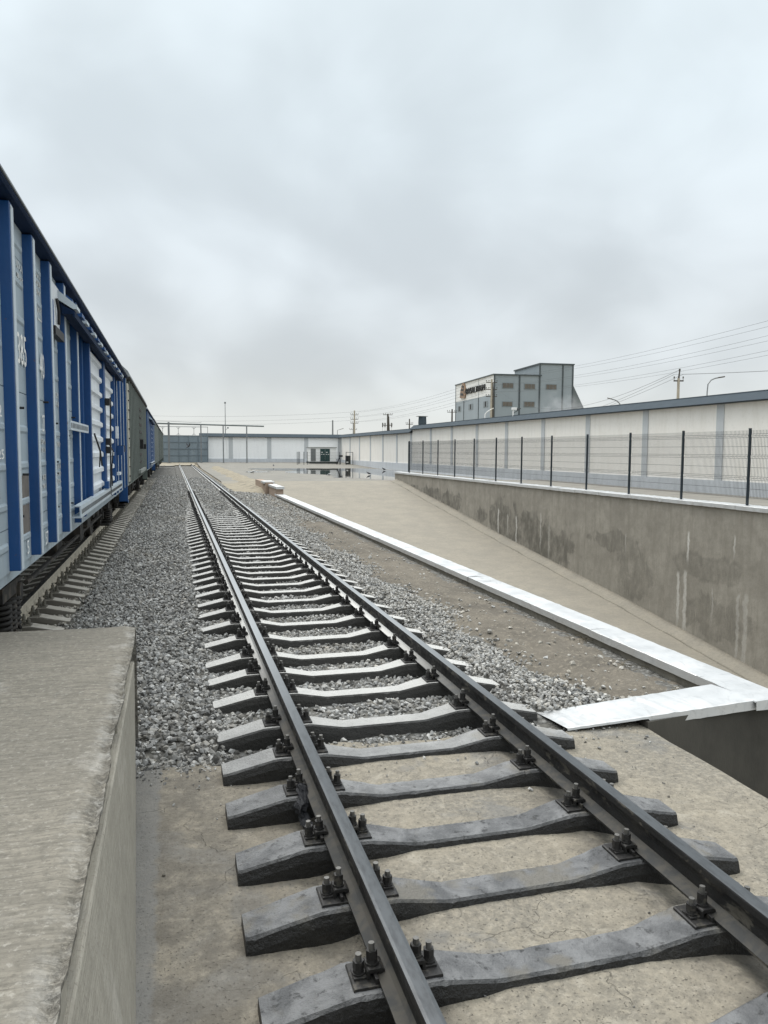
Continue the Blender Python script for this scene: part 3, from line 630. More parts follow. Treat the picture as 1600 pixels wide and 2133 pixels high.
def make_track(label, cx, positions, y0, y1, rmats, smat, imats, near_n, near_rail_only=False):
    t_ = thing('railway_track', label, 'track', (cx, 0, -.18))
    up = lambda q: q
    for s in (-1, 1):
        q = MB(); ysr = [y0, y1]
        q.prism([(x+s*.7975, z+.18) for x, z in RAILP], y0, y1, 'y', 1, RAILM); q.build('rail', rmats, t_)
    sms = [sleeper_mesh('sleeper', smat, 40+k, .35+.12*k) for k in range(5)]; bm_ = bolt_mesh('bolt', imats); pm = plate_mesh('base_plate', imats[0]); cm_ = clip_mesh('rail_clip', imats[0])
    fm = MB()
    fm.box(-.19, .19, -.08, .08, -.196, -.18)
    for s in (-1, 1):
        fm.box(min(s*.05, s*.126), max(s*.05, s*.126), -.042, .042, -.181, -.138); fm.cyl((s*.095, 0, -.138), (s*.095, 0, -.09), .018, n=5); fm.cyl((s*.152, 0, -.172), (s*.152, 0, -.115), .02, n=5)
    fm = fm.mesh('fastening', imats[0])
    for i, y in enumerate(positions):
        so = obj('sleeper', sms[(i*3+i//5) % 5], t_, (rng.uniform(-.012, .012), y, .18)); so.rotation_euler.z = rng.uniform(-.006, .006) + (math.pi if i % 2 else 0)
        near = i < near_n and y > 2
        if near:
            for s in (-1, 1):
                obj('base_plate', pm, so, (s*.7975, 0, 0))
                for k in (-1, 1):
                    c = obj('rail_clip', cm_, so, (s*.7975, 0, 0)); c.rotation_euler.z = 0 if k > 0 else math.pi
                    for (bx_, bz) in ((.095, -.138), (.152, -.172)):
                        bo = obj('bolt', bm_, so, (s*.7975+k*bx_, rng.uniform(-.003, .003), bz)); bo.rotation_euler = (rng.normal(0, .03), rng.normal(0, .03), rng.uniform(0, 6)); bo.scale = (1, 1, rng.uniform(.92, 1.18))
        elif y > 2:
            for s in (-1, 1): obj('fastening', fm, so, (s*.7975, 0, 0))
    return t_
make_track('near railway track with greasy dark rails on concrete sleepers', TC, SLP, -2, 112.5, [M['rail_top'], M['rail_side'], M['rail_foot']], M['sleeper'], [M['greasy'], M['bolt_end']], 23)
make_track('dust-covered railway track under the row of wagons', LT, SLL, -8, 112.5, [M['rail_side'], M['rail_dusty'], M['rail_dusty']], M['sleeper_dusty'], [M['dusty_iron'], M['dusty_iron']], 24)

# ------------------------------------------------------------------ loading platform, left foreground
pl = thing('loading_platform', 'raised brushed concrete platform with a crumbling edge, left foreground', 'platform', (-1.5, 3, -.36))
def sub(q, parent): 
    l = parent.location; q.v = [(x-l.x, y-l.y, z-l.z) for x, y, z in q.v]; return q
ny = 760; yv = np.linspace(-3, 6.12, ny)
g5 = np.random.default_rng(5)
def smooth_noise(n, k):
    a = g5.normal(size=n+4*k); ker = np.hanning(2*k+1); a = np.convolve(a, ker/ker.sum(), 'same')[2*k:2*k+n]; return a/a.std()
chip = .0022*smooth_noise(ny, 3) + .009*smooth_noise(ny, 26) - .012*np.clip(smooth_noise(ny, 11)-.8, 0, 2)
cols = [-9, -4, -2.2, -1.3, -.8, -.58, -.48, -.42, -.375, -.345]
q = MB(); rowsn = []
drop = .007*np.abs(smooth_noise(ny, 9))
for j, y in enumerate(yv):
    r = []
    for k, x in enumerate(cols):
        r.append((x, y, .62 + (.004*math.sin(x*3+y*2)) - (.006 if k == len(cols)-3 else 0)))
    e = -.288 + .45*chip[j]
    r[-3] = (e-.085, y, .62); r[-2] = (e-.05, y, .618 - .8*drop[j] + g5.uniform(-.003, .001)); r[-1] = (e-.02, y, .612 - 1.6*drop[j] + g5.uniform(-.006, .002))
    r += [(e, y, .607 + g5.uniform(-.002, .002)), (e+.001, y, .592), (e-.012, y, .588), (e-.10, y, .586)]
    rowsn.append(r)
nc = len(rowsn[0])
for r in rowsn: q.v += r
for j in range(ny-1):
    for i in range(nc-1): q.f.append((j*nc+i, j*nc+i+1, (j+1)*nc+i+1, (j+1)*nc+i)); q.m.append(0)
lastr = rowsn[-1]
for i in range(nc-1): q.quad(lastr[i], lastr[i+1], (lastr[i+1][0], lastr[i+1][1]+.02+g5.uniform(-.008, .008), -.36), (lastr[i][0], lastr[i][1]+.02, -.36))
sub(q, pl).build('top_slab', M['platform'], pl, recalc=False)
# the fin of cast concrete below, its foot spreading out towards the camera
q = MB(); rings = []
for y in np.linspace(-3, 5.52, 40):
    xt = -.282 + .012*(5.52-y)/8; xf = -.292 + .045*max(0, 5.6-y) if y > 0 else -.03
    rings.append([(-.62, y, -.40), (-.62, y, .497), (xt-.008, y, .50), (xt, y, .49), (xt*.6+xf*.4, y, .12), (xf, y, -.365)])
q.loft(rings); sub(q, pl).build('side_wall', M['plat_side'], pl, smooth=False)
# packing blocks and the dark gaps between slab and side wall
y = -2.0
while y < 5.4:
    L_ = random.uniform(.14, .42)
    q = MB(); q.box(-.60, -.300+random.uniform(-.014, .006), y, min(y+L_, 5.5), .488, .584); 
    sub(q, pl).build('packing_block', M['plat_side'], pl, bevel=.006); y += L_ + random.choice((.01, .015, .02, .09, .14))
q = MB(); q.box(-9, -.60, -3, 6.1, -.36, .584); sub(q, pl).build('core', M['pit'], pl)

# ------------------------------------------------------------------ low wall with galvanised capping
lw = thing('low_wall', 'low concrete wall with bright folded metal capping beside the near track', 'wall', (5.0, 20, -.36))
q = MB(); q.box(4.89, 5.16, 5.862, 39.0, -6, -.19); sub(q, lw).build('wall_body', M['lowwall'], lw)
q = MB(); q.prism([(3.83, -6), (5.165, -6), (5.165, -.20), (3.83, -.30)], 5.50, 5.86); sub(q, lw).build('wall_return', M['pit'], lw)
q = MB(); q.box(4.89, 5.62, 40.85, 54.6, -6, -.24); sub(q, lw).build('wall_body', M['lowwall'], lw)
def cap(q, x0, x1, y0, y1, z, fold=.085, axis='y', jit=.0):
    """folded sheet capping: flat top with two turned down edges"""
    if axis == 'y':
        n = max(2, int((y1-y0)/.12)); rr = []
        for k in range(n+1):
            y = y0+(y1-y0)*k/n; a, b_, c_ = (rng.normal(0, jit, 3) if jit else (0, 0, 0))
            rr.append([(x0-.004+a*.3, y, z-fold+b_*.5), (x0+a, y, z-.004), (x0+.004+a, y, z), (x0*.6+x1*.4, y, z+.004+c_), (x1-.004, y, z+a), (x1, y, z-.004), (x1+.004, y, z-fold)])
        for r in rr: q.v.append
        o = len(q.v)
        for r in rr: q.v += r
        for k in range(n):
            for i in range(6): q.f.append((o+k*7+i, o+k*7+i+1, o+(k+1)*7+i+1, o+(k+1)*7+i)); q.m.append(0)
    return q
y = 6.2; ends = [6.2]
while y < 36.5: y += 2.0 + random.uniform(-.1, .1); ends.append(y)
for k, (a, b_) in enumerate(zip(ends, ends[1:])):
    q = cap(MB(), 4.852+random.uniform(-.006, .004), 5.225, a-.02, b_, -.179+.003*(k % 2), jit=.002)
    sub(q, lw).build('capping_sheet', M['zinc'], lw, recalc=False)
# the return piece towards the slab, flattened out at its tip
q = MB(); rr = []
for k in range(30):
    u = k/29; x = 3.02 + (4.78-3.02)*u; u = u*.83
    z = -.178 + rng.normal(0, .0015) - .135*(1-u/.83)
    f = .085 if x > 3.80 else .022
    yf = 5.43 + .15*(1-u); yb = 5.94 + .06*(1-u)
    rr.append([(x, yb+.005, z-.05), (x+.01, yb, z-.003), (x+.02, yb-.01, z), (x+.05, (yf+yb)/2, z+.006), (x+.09, yf+.012, z), (x+.10, yf, z-.004), (x+.10, yf-.004, z-f)])
o = len(q.v)
for r in rr: q.v += r
for k in range(29):
    for i in range(6): q.f.append((o+k*7+i, o+k*7+i+1, o+(k+1)*7+i+1, o+(k+1)*7+i)); q.m.append(0)
sub(q, lw).build('capping_return', M['zinc'], lw, recalc=False)
q = MB(); n = 12      # corner piece, lapped over both runs
for k in range(n+1):
    y = 5.425 + (6.22-5.425)*k/n; j_ = rng.normal(0, .0012)
    q.v += [(4.846, y, -.192 if y < 5.95 else -.26), (4.85, y, -.180+j_), (5.0, y, -.174+j_), (5.215, y, -.178), (5.222, y, -.262)]
for k in range(n):
    for i in range(4): q.f.append((k*5+i, k*5+i+1, k*5+i+6, k*5+i+5)); q.m.append(0)
q.quad((4.85, 5.425, -.18), (5.0, 5.425, -.174), (5.0, 5.42, -.262), (4.85, 5.42, -.262)); q.quad((5.0, 5.425, -.174), (5.215, 5.425, -.178), (5.222, 5.42, -.262), (5.0, 5.42, -.262))
sub(q, lw).build('capping_corner', M['zinc'], lw, recalc=False)
# stepped pier at the far end
q = MB(); q.box(4.865, 5.2, 37.6, 40.8, -.5, .14); q.box(4.7, 5.1, 40.83, 46, -.5, .26); sub(q, lw).build('pier', M['brickred'], lw)
for (x0, x1, y0, y1, z) in ((4.84, 5.24, 37.5, 40.9, .15), (4.62, 5.2, 41.0, 42.4, .275)):
    q = cap(MB(), x0, x1, y0, y1, z+.04, .11, jit=.004); q.quad((x0, y0, z+.04), (x1, y0, z+.04), (x1, y0-.004, z-.07), (x0, y0-.004, z-.07)); sub(q, lw).build('capping_sheet', M['zinc'], lw, recalc=False)

# ------------------------------------------------------------------ retaining wall
rw = thing('retaining_wall', 'tall rendered retaining wall with damp stains and white lime runs', 'wall', (15.9, 30, -5.5))
q = MB(); q.box(15.75, 16.25, 2, 54.4, -6.5, .40); sub(q, rw).build('wall_face', M['retain'], rw)
y = 2.0; k = 0
while y < 54:
    L_ = 1.85 + random.uniform(-.08, .08)
    q = cap(MB(), 15.68+random.uniform(-.006, .006), 16.32, y-.03, min(y+L_, 54.45), .448+.005*(k % 2), .12, jit=.006)
    q.quad((15.68, min(y+L_, 54.45), .448), (16.32, min(y+L_, 54.45), .448), (16.32, min(y+L_, 54.45)+.003, .33), (15.68, min(y+L_, 54.45)+.003, .33))
    sub(q, rw).build('capping_sheet', M['zinc'], rw, recalc=False); y += L_; k += 1

# ------------------------------------------------------------------ mesh fence
mf = thing('mesh_fence', 'dark welded mesh fence on posts along the retaining wall', 'fence', (16.0, 30, .45))
pm = MB(); pm.box(-.03, .03, -.03, .03, 0, 2.2); pm.box(-.033, .033, -.033, .033, 2.2, 2.225); pm.box(-.06, .06, -.06, .06, 0, .008)
pm = pm.mesh('post', M['fence'], bevel=.004)
PY = [51.6 - 3.0*k for k in range(15)]
for y in PY: obj('post', pm, mf, (0, y-30, 0))
obj('post', pm, mf, (.55, 53.6-30, 0))
def mesh_panel():
    q = MB(); L_ = 2.94; hz = []
    vz = [(.22, 0), (.74, 0), (.79, .03), (.84, 0), (1.36, 0), (1.41, .03), (1.46, 0), (1.96, 0), (2.01, .03), (2.06, 0), (2.17, 0)]
    rr = .0042
    nv = int(L_/.055)
    for i in range(nv+1):
        y = -L_/2 + L_*i/nv
        rings = [[(x-rr, y-rr, z), (x+rr, y-rr, z), (x, y+rr*1.2, z)] for z, x in vz]
        q.loft(rings)
    for z, x in vz[:-1] + [(.48, 0), (1.1, 0), (1.7, 0)]:
        q.box(x-rr, x+rr, -L_/2, L_/2, z-rr, z+rr)
    return q.mesh('mesh_panel', M['wire'], recalc=False)
mp = mesh_panel()
for a, b_ in zip(PY, PY[1:]): obj('mesh_panel', mp, mf, (.035, (a+b_)/2-30, 0))

# ------------------------------------------------------------------ perimeter walls
def long_wall(label, y0, y1, zt, zb, piers, X=24.5):
    t_ = thing('perimeter_wall', label, 'wall', (X+.1, (y0+y1)/2, zb))
    ps = sorted(piers)
    edges = [y0] + [p for p in ps] + [y1]
    for a, b_ in zip(edges, edges[1:]):
        if b_-a < .3: continue
        q = MB(); q.box(X, X+.25, a, b_, zb+.6, zt); sub(q, t_).build('wall_panel', M['lime'], t_)
    for p in ps:
        q = MB(); q.box(X-.05, X, p-.24, p+.24, zb+.62, zt); sub(q, t_).build('pilaster', M['greypaint'], t_)
    q = MB(); q.box(X-.07, X+.25, y0, y1, zb-.5, zb+.62); sub(q, t_).build('plinth', M['plinthpaint'], t_)
    # corrugated coping sheets, each a run of ribbed roof
    q = MB(); n = int((y1-y0)/.09); xs_ = [X-.40, X+.12, X+.64]; zs_ = [zt-.05, zt+.36, zt-.05]
    o = len(q.v)
    for k in range(n*2+1):
        y = y0-.05+(y1-y0+.1)*k/(n*2); d = .022 if (k//2) % 2 else 0
        for x, z in zip(xs_, zs_): q.v.append((x, y, z+d))
    for k in range(n*2):
        for i in range(2): q.f.append((o+k*3+i, o+k*3+i+1, o+(k+1)*3+i+1, o+(k+1)*3+i)); q.m.append(0)
    sub(q, t_).build('coping_roof', M['coping'], t_, recalc=False)
    q = MB(); q.prism([(X-.37, zt-.075), (X+.61, zt-.075), (X+.12, zt+.31)], y0-.03, y1+.03); sub(q, t_).build('coping_soffit', M['coping_dark'], t_)
    q = MB(); q.box(X+.09, X+.15, y0-.06, y1+.06, zt+.35, zt+.40); sub(q, t_).build('ridge_strip', M['coping'], t_)
    return t_
PIL = [30.4-5.95*k for k in range(1, 5)] + [30.4, 36.25, 42.2, 48.1, 54.1, 60.0, 66.0, 71.9]
long_wall('long cream perimeter wall with grey pilasters behind the mesh fence', 3, 78.0, 4.28, .06, PIL)
long_wall('lower far stretch of the cream perimeter wall by the kiosk', 78.05, 114.3, 3.98, .02, [78.4, 83.8, 89.8, 95.9, 101.9, 107.7, 113.7])
# end wall, facing the camera
ew = thing('perimeter_wall', 'white end wall with grey pilasters to the right of the gate', 'wall', (14.5, 114.4, .2))
ex = [4.95, 8.16, 13.75, 19.26, 24.4]
for a, b_ in zip(ex, ex[1:]):
    q = MB(); q.box(a, b_, 114.3, 114.55, .72, 3.98); sub(q, ew).build('wall_panel', M['lime_far'], ew)
for x in ex[1:]:
    q = MB(); q.box(x-.3, x+.3, 114.24, 114.3, .74, 3.98); sub(q, ew).build('pilaster', M['greypaint'], ew)
q = MB(); q.box(4.95, 24.5, 114.2, 114.55, -.3, .74); sub(q, ew).build('plinth', M['plinthpaint'], ew)
q = MB(); q.prism([(113.85, 3.93), (114.42, 4.40), (115.0, 3.93)], 3.7, 24.7, 'x'); sub(q, ew).build('coping_roof', M['coping'], ew)
q = MB(); q.box(3.75, 24.4, 113.9, 114.9, 3.86, 3.925); sub(q, ew).build('coping_soffit', M['coping_dark'], ew)

# ------------------------------------------------------------------ sliding gate and pipe gantry
gt = thing('sliding_gate', 'blue-grey sheet metal gate closing both tracks', 'gate', (0, 113.6, .2))
gx = np.linspace(-8.6, 4.87, 11); gz = [.22, 1.18, 2.12, 3.06, 4.0]
for a, b_ in zip(gx, gx[1:]):
    for c_, d_ in zip(gz, gz[1:]):
        q = MB(); q.box(a+.05, b_-.05, 113.62+random.uniform(0, .02), 113.66, c_+.04, d_-.04); sub(q, gt).build('gate_panel', M['gate'], gt)
for x in gx:
    q = MB(); q.box(x-.05, x+.05, 113.56, 113.66, .2, 4.05); sub(q, gt).build('gate_post', M['gaterib'], gt)
for z in gz:
    q = MB(); q.box(-8.6, 4.87, 113.575, 113.655, z-.04, z+.04); sub(q, gt).build('gate_rail', M['gaterib'], gt)
q = MB(); q.box(-8.6, 4.9, 113.6, 113.66, 5.22, 5.29); sub(q, gt).build('top_track', M['galv'], gt)
q = MB(); q.box(4.84, 4.9, 113.59, 113.67, .2, 5.29); sub(q, gt).build('end_post', M['galv'], gt)
for x in (-8, -5.8, -3.6, -1.35, .8, 2.95):
    q = MB(); q.cyl((x, 113.63, 4.05), (x, 113.63, 5.22), .03, n=5)
    for s in (-1, 1):
        q.cyl((x, 113.63, 4.95), (x+s*.25, 113.63, 5.2), .025, n=5); q.cyl((x, 113.63, 4.32), (x+s*.25, 113.63, 4.06), .025, n=5)
    sub(q, gt).build('hanger', M['galv'], gt)
pg = thing('pipe_gantry', 'grey pipe carried on tall thin posts across the tracks', 'pipe', (4, 110, .2))
q = MB(); q.cyl((-12, 110, 5.72), (12.5, 110, 5.36), .10, n=10); sub(q, pg).build('pipe', M['pipe'], pg)
q = MB(); q.tube([(-12, 109.9, 5.95), (-5, 109.9, 5.9), (-.4, 109.9, 5.87), (3.4, 109.9, 5.72), (3.9, 109.9, 5.8)], .02, 5); sub(q, pg).build('cable', M['pipe'], pg)
for x, wd, z in ((-7, .1, 5.7), (-.5, .13, 5.76), (3.8, .08, 5.52), (6.83, .075, 5.5), (10.08, .075, 5.42)):
    q = MB(); q.box(x-wd, x+wd, 109.88, 110.12, .1, z); q.box(x-wd-.12, x+wd+.12, 109.75, 110.25, .1, .2); sub(q, pg).build('post', M['galv'], pg)

# ------------------------------------------------------------------ kiosk and its fence
kk = thing('transformer_kiosk', 'small white transformer kiosk with dark green doors by the end wall', 'kiosk', (20.6, 109.2, .04))
q = MB(); q.box(18.76, 22.5, 108, 110.6, .40, 2.38); sub(q, kk).build('body', M['kiosk_white'], kk)
q = MB(); q.box(18.6, 22.62, 107.85, 110.7, 2.38, 2.46); sub(q, kk).build('roof', M['kiosk_grey'], kk)
q = MB(); q.box(18.66, 22.75, 107.9, 110.7, -.1, .40); sub(q, kk).build('base', M['brick_base'], kk)
for x0 in (20.2, 20.9):
    q = MB(); q.box(x0+.01, x0+.68, 107.94, 107.998, .47, 2.22); d_ = sub(q, kk).build('door', M['kiosk_green'], kk)
    q = MB()
    for k in range(2): q.box(x0+.1+k*.3, x0+.3+k*.3, 107.925, 107.938, 1.42, 1.48)
    q.box(x0+.15, x0+.36, 107.925, 107.938, 1.68, 1.78); sub(q, kk).build('notice', M['kiosk_white'], kk)
q = MB(); q.box(18.86, 19.55, 107.93, 107.998, .52, 2.22); 
for k in range(5): q.box(18.9+k*.13, 18.95+k*.13, 107.9, 107.93, .56, 2.18)
sub(q, kk).build('louvre_door', M['kiosk_grey'], kk)
kf = thing('kiosk_fence', 'low dark mesh fence posts in front of the white kiosk', 'fence', (20, 104, .0))
for x, y in ((16.28, 104), (16.7, 105.5), (17.1, 107), (17.2, 104), (17.66, 104), (22.2, 104), (23.08, 104), (24.03, 104)):
    q = MB(); q.box(x-.035, x+.035, y-.035, y+.035, -.1, 1.8); sub(q, kf).build('post', M['fence'], kf)
q = MB()
for k in range(60): x = 17.66+(22.2-17.66)*k/59; q.box(x-.003, x+.003, 103.998, 104.002, .1, 1.75)
for z in (.12, .5, .9, 1.3, 1.74): q.box(17.66, 22.2, 103.998, 104.002, z-.004, z+.004)
sub(q, kf).build('mesh_panel', M['wire'], kf, recalc=False)
q = MB(); q.box(23.08, 24.03, 103.98, 104.02, 1.72, 1.78); sub(q, kf).build('top_rail', M['fence'], kf)
cb = thing('electric_cabinet', 'dark open switch cabinet standing right of the kiosk', 'cabinet', (23.6, 105, .02))
q = MB(); q.box(23.3, 23.95, 105, 105.5, .0, 1.28); sub(q, cb).build('case', M['brick_base'], cb)
q = MB(); q.box(23.38, 23.6, 104.96, 104.998, .45, 1.18); sub(q, cb).build('open_front', M['black'], cb)
q = MB(); q.box(23.3, 23.6, 104.9, 104.96, .3, .45); sub(q, cb).build('shelf', M['kiosk_white'], cb)
ls = thing('leaning_post', 'black leaning post with a boxed head beside the kiosk corner', 'post', (22.1, 105, .02))
q = MB(); q.cyl((21.95, 105, .0), (22.5, 105, 1.35), .09, .05, n=7); q.cyl((22.5, 105, .0), (22.45, 105, 1.3), .035, n=6); sub(q, ls).build('shaft', M['black'], ls)
q = MB(); q.box(22.3, 22.8, 104.9, 105.2, 1.12, 1.36); sub(q, ls).build('head', M['black'], ls, bevel=.03)

# ------------------------------------------------------------------ factory
fc = thing('factory_building', 'tall grey metal-clad factory with a white sign band behind the wall', 'building', (60.81, 140.58, 0), R(-4.04))
def fpart(name, q, mt, **kw): return q.build(name, mt, fc, **kw)
q = MB(); q.box(.0, 9.5, .02, 26, -1, 16.9); fpart('wall', q, M['clad2'])
q = MB(); q.box(-.06, -.005, .0, 26, -1, 13.12); fpart('side_cladding', q, M['clad'])
q = MB(); q.box(-.07, -.005, .0, 26, 13.13, 16.9); fpart('sign_band', q, M['cladwhite'])
q = MB(); q.box(9.5, 16.5, .0, 14, -1, 19.2); fpart('tower', q, M['clad2'])
q = MB(); q.box(-.25, 9.8, -.2, 26.2, 16.9, 17.12); fpart('roof', q, M['trim'])
q = MB(); q.box(9.3, 16.7, -.2, 14.2, 19.2, 19.45); fpart('tower_roof', q, M['trim'])
q = MB(); q.prism([(16.52, -1), (25.5, -1), (16.52, 15.9)], .6, 11, 'y'); fpart('lean_to', q, M['pipe'])
for s_ in (0.0, 5.2, 9.4, 14.25, 16.4):
    q = MB(); q.box(s_-.12, s_+.16, -.1, .02, -1, 16.88 if s_ < 9 else 19.2); fpart('trim_strip', q, M['trim'])
for t2 in (9.4, 19.6, 25.9):
    q = MB(); q.box(-.14, -.06, t2-.12, t2+.12, -1, 16.88 if t2 > 25 else 13.1); fpart('trim_strip', q, M['trim'])
q = MB(); q.box(-.11, -.06, 9.33, 9.47, 13.13, 16.88); fpart('trim_strip', q, M['winframe'])
for a, b_, c_, d_ in ((1.71, 3.91, 14.45, 15.34), (6.29, 8.42, 14.36, 15.25), (10.82, 12.97, 14.36, 15.26), (1.77, 3.78, 10.89, 11.7), (6.26, 8.39, 10.87, 11.78)):
    q = MB(); q.box(a-.1, b_+.1, -.06, -.005, c_-.1, d_+.1); wf = fpart('window', q, M['winframe'])
    q = MB(); n = 3
    for k in range(n): q.box(a+(b_-a)*k/n+.03, a+(b_-a)*(k+1)/n-.03, -.09, -.061, c_, d_)
    q.build('pane', M['glass'], wf)
for a, b_ in ((21.8, 24.0), (13.1, 16.1), (3.4, 6.15)):
    q = MB(); q.box(-.12, -.061, a-.05, b_+.05, 10.9, 12.1); wf = fpart('window', q, M['winframe'])
    q = MB(); q.box(-.15, -.121, (a+b_)/2-.35, (a+b_)/2+.35, 10.98, 12.02); q.build('pane', M['black'], wf)
def text_mesh(txt, name, mt, size, extrude=.05):
    cu_ = bpy.data.curves.new(name, 'FONT'); cu_.body = txt; cu_.size = size; cu_.extrude = extrude; cu_.align_x = 'CENTER'; cu_.align_y = 'CENTER'; cu_.resolution_u = 2
    to = bpy.data.objects.new(name, cu_); C.objects.link(to)
    me = bpy.data.meshes.new_from_object(to.evaluated_get(bpy.context.evaluated_depsgraph_get())); bpy.data.objects.remove(to); bpy.data.curves.remove(cu_)
    me.name = name; me.materials.clear(); me.materials.append(mt); return me
def fit(me, wid, hgt):
    xs_ = [v.co.x for v in me.vertices]; ys_ = [v.co.y for v in me.vertices]
    sx = wid/(max(xs_)-min(xs_)); sy = hgt/(max(ys_)-min(ys_)); cx = (max(xs_)+min(xs_))/2; cy = (max(ys_)+min(ys_))/2
    for v in me.vertices: v.co.x = (v.co.x-cx)*sx; v.co.y = (v.co.y-cy)*sy
    return me
tm = fit(text_mesh('BASALTRUM', 'sign_letters', M['sign'], 1.2, .12), 12.6, 1.25)
so = obj('sign_letters', tm, fc, (-.2, 11.35, 14.95)); so.rotation_euler = (R(90), 0, R(-90))
q = MB()      # rock-shaped emblem: faceted arch of stacked slabs
prof = [(-1.9, -1.45), (1.5, -1.75), (2.1, -1.3), (2.05, .4), (1.2, 1.6), (.1, 1.75), (-.9, .9), (-1.6, -.2)]
q.prism([(p_[0], p_[1]) for p_ in prof], 0, .25, 'z'); lg = q.build('emblem', M['bronze'], fc); lg.location = (-.08, 20.1, 15.3); lg.rotation_euler = (R(90), 0, R(-90))
for (x0, y0, x1, y1) in ((-1.3, -.9, .9, -.5), (-1.0, .1, .8, .45), (-.3, .9, .9, 1.15)):
    q = MB(); q.prism([(x0, y0), (x1, y0-.2), (x1, y1-.15), (x0+.2, y1)], .255, .32, 'z'); e_ = q.build('emblem_stripe', M['sign'], fc); e_.location = lg.location; e_.rotation_euler = lg.rotation_euler

# ------------------------------------------------------------------ poles, lamps, wires
def pole(name, label, x, y, top, arms, mats, r=.14, aframe=False, arm_half=.75, rotz=R(-15), cat='pole', ins=2):
    t_ = thing(name, label, cat, (x, y, -.3), rotz)
    q = MB(); q.cyl((0, 0, 0), (0, 0, top+.3), r*1.25, r*.8, n=8); q.build('shaft', mats[0], t_)
    if aframe:
        q = MB(); q.cyl((.45, 0, 0), (.12, 0, top-.2), r*1.1, r*.75, n=8); q.build('shaft', mats[1], t_)
    for z in arms:
        q = MB(); q.box(-arm_half, arm_half, -.05, .05, z+.3-.05, z+.3+.05); a = q.build('crossarm', mats[1], t_)
        q = MB()
        for k in range(ins):
            for s in (-1, 1):
                xx = s*arm_half*(1-.45*k)-s*.03; q.cyl((xx, 0, z+.35), (xx, 0, z+.52), .02, n=5); q.cyl((xx, 0, z+.5), (xx, 0, z+.64), .055, .04, n=6)
        q.build('insulators', M['pole_dark'], a)
    return t_
PB = pole('power_pole', 'concrete power pole with three crossarms before the factory sign', 42.1, 98.2, 11.8, (11.35, 10.4, 9.45), (M['pole_conc'], M['pole_dark']), .16, True)
PA = pole('power_pole', 'distant power pole with three crossarms left of the transformer pole', 34.3, 147.1, 9.8, (8.95, 8.1, 7.35), (M['pole_conc'], M['pole_dark']), .17)
PT = pole('power_pole', 'distant braced pole carrying small transformer gear', 40.6, 145.4, 9.2, (9.0, 6.95), (M['pole_dark'], M['pole_dark']), .2, True, .9)
q = MB()
for x in (-1.0, -.55, .75): q.cyl((x, 0, 6.9), (x, 0, 7.75), .11, n=6); q.cyl((x, 0, 5.2), (x, 0, 6.9), .03, n=4)
q.build('transformer_gear', M['pole_dark'], PT)
pole('power_pole', 'short slim distant pole left of the three crossarm pole', 30.2, 148.2, 7.9, (), (M['galv'], M['pole_dark']), .16)
pole('power_pole', 'thin distant pole just left of the metal hood', 38.7, 125, 7.4, (6.5,), (M['pole_dark'], M['pole_dark']), .12, False, .6)
pole('power_pole', 'faint far pole beside the three crossarm pole', 38.2, 165, 8.0, (6.6,), (M['galv'], M['galv']), .1, False, .8)
pole('power_pole', 'thin wooden pole standing left of the factory window', 44.5, 120, 8.9, (8.4,), (M['pole_dark'], M['pole_dark']), .15, False, .8)
PR = pole('power_pole', 'nearest concrete pole with one small crossarm above the wall', 38.2, 52.4, 7.75, (7.55,), (M['pole_conc'], M['pole_dark']), .13, False, .38, ins=1)
q = MB(); q.cyl((0, 0, 8.0), (.06, 0, 8.62), .07, .05, n=6); q.cyl((.06, 0, 8.62), (.06, 0, 8.78), .07, n=6); q.build('top_piece', M['pole_dark'], PR)
PC = pole('power_pole', 'power pole outside the wall to the right of the view', 33.2, 8.0, 10.8, (10.6, 9.7, 8.8), (M['pole_conc'], M['pole_dark']), .16, True)
def street_lamp(label, pts, r=.045, head=.5, m_='galv'):
    t_ = thing('street_lamp', label, 'lamp', (pts[0][0], pts[0][1], -.3)); l = t_.location
    q = MB(); P = [Vector(p) - l for p in pts]; q.tube([Vector((P[0].x, P[0].y, 0))] + P, r, 6); q.build('column', M[m_], t_)
    d = (P[-1]-P[-2]).normalized(); e = P[-1]; f_ = e + d*head
    q = MB(); q.loft([[e+Vector((0, 0, .05)), e+Vector((.05, .05, 0)), e+Vector((0, 0, -.04)), e+Vector((-.05, -.05, 0))], [f_+Vector((0, 0, .04)), f_+Vector((.09, .09, 0)), f_+Vector((0, 0, -.05)), f_+Vector((-.09, -.09, 0))]])
    q.build('lamp_head', M['pole_dark' if m_ == 'galv' else m_], t_); return t_
street_lamp('tall curved street lamp right of the near pole', [(36.96, 47.4, 5.9), (36.97, 47.42, 6.3), (37.04, 47.45, 6.86), (37.25, 47.4, 7.15), (37.54, 47.35, 7.28), (37.75, 47.3, 7.32)])
street_lamp('low curved street lamp pointing left above the wall', [(39.45, 62.3, 6.1), (39.36, 62.38, 6.35), (39.2, 62.42, 6.55), (38.95, 62.5, 6.7), (38.75, 62.58, 6.76)], .05)
street_lamp('small white curved lamp before the factory corner', [(27.5, 65.6, 5.0), (27.52, 65.6, 5.35), (27.7, 65.5, 5.6), (27.95, 65.4, 5.75)], .04, .3, 'kiosk_white')
street_lamp('small distant street lamp above the wall corner', [(29.0, 138, 5.0), (29.0, 138, 5.7), (29.5, 137.9, 5.85)], .05, .6)
lp = thing('lighting_mast', 'tall thin mast rising behind the white end wall', 'mast', (7.65, 118, -.3))
q = MB(); q.cyl((0, 0, 0), (0, 0, 9.2), .09, .04, n=7); q.build('shaft', M['galv'], lp)
q = MB(); q.box(-.12, .12, -.1, .1, 9.2, 9.45); q.build('lamp_head', M['galv'], lp)
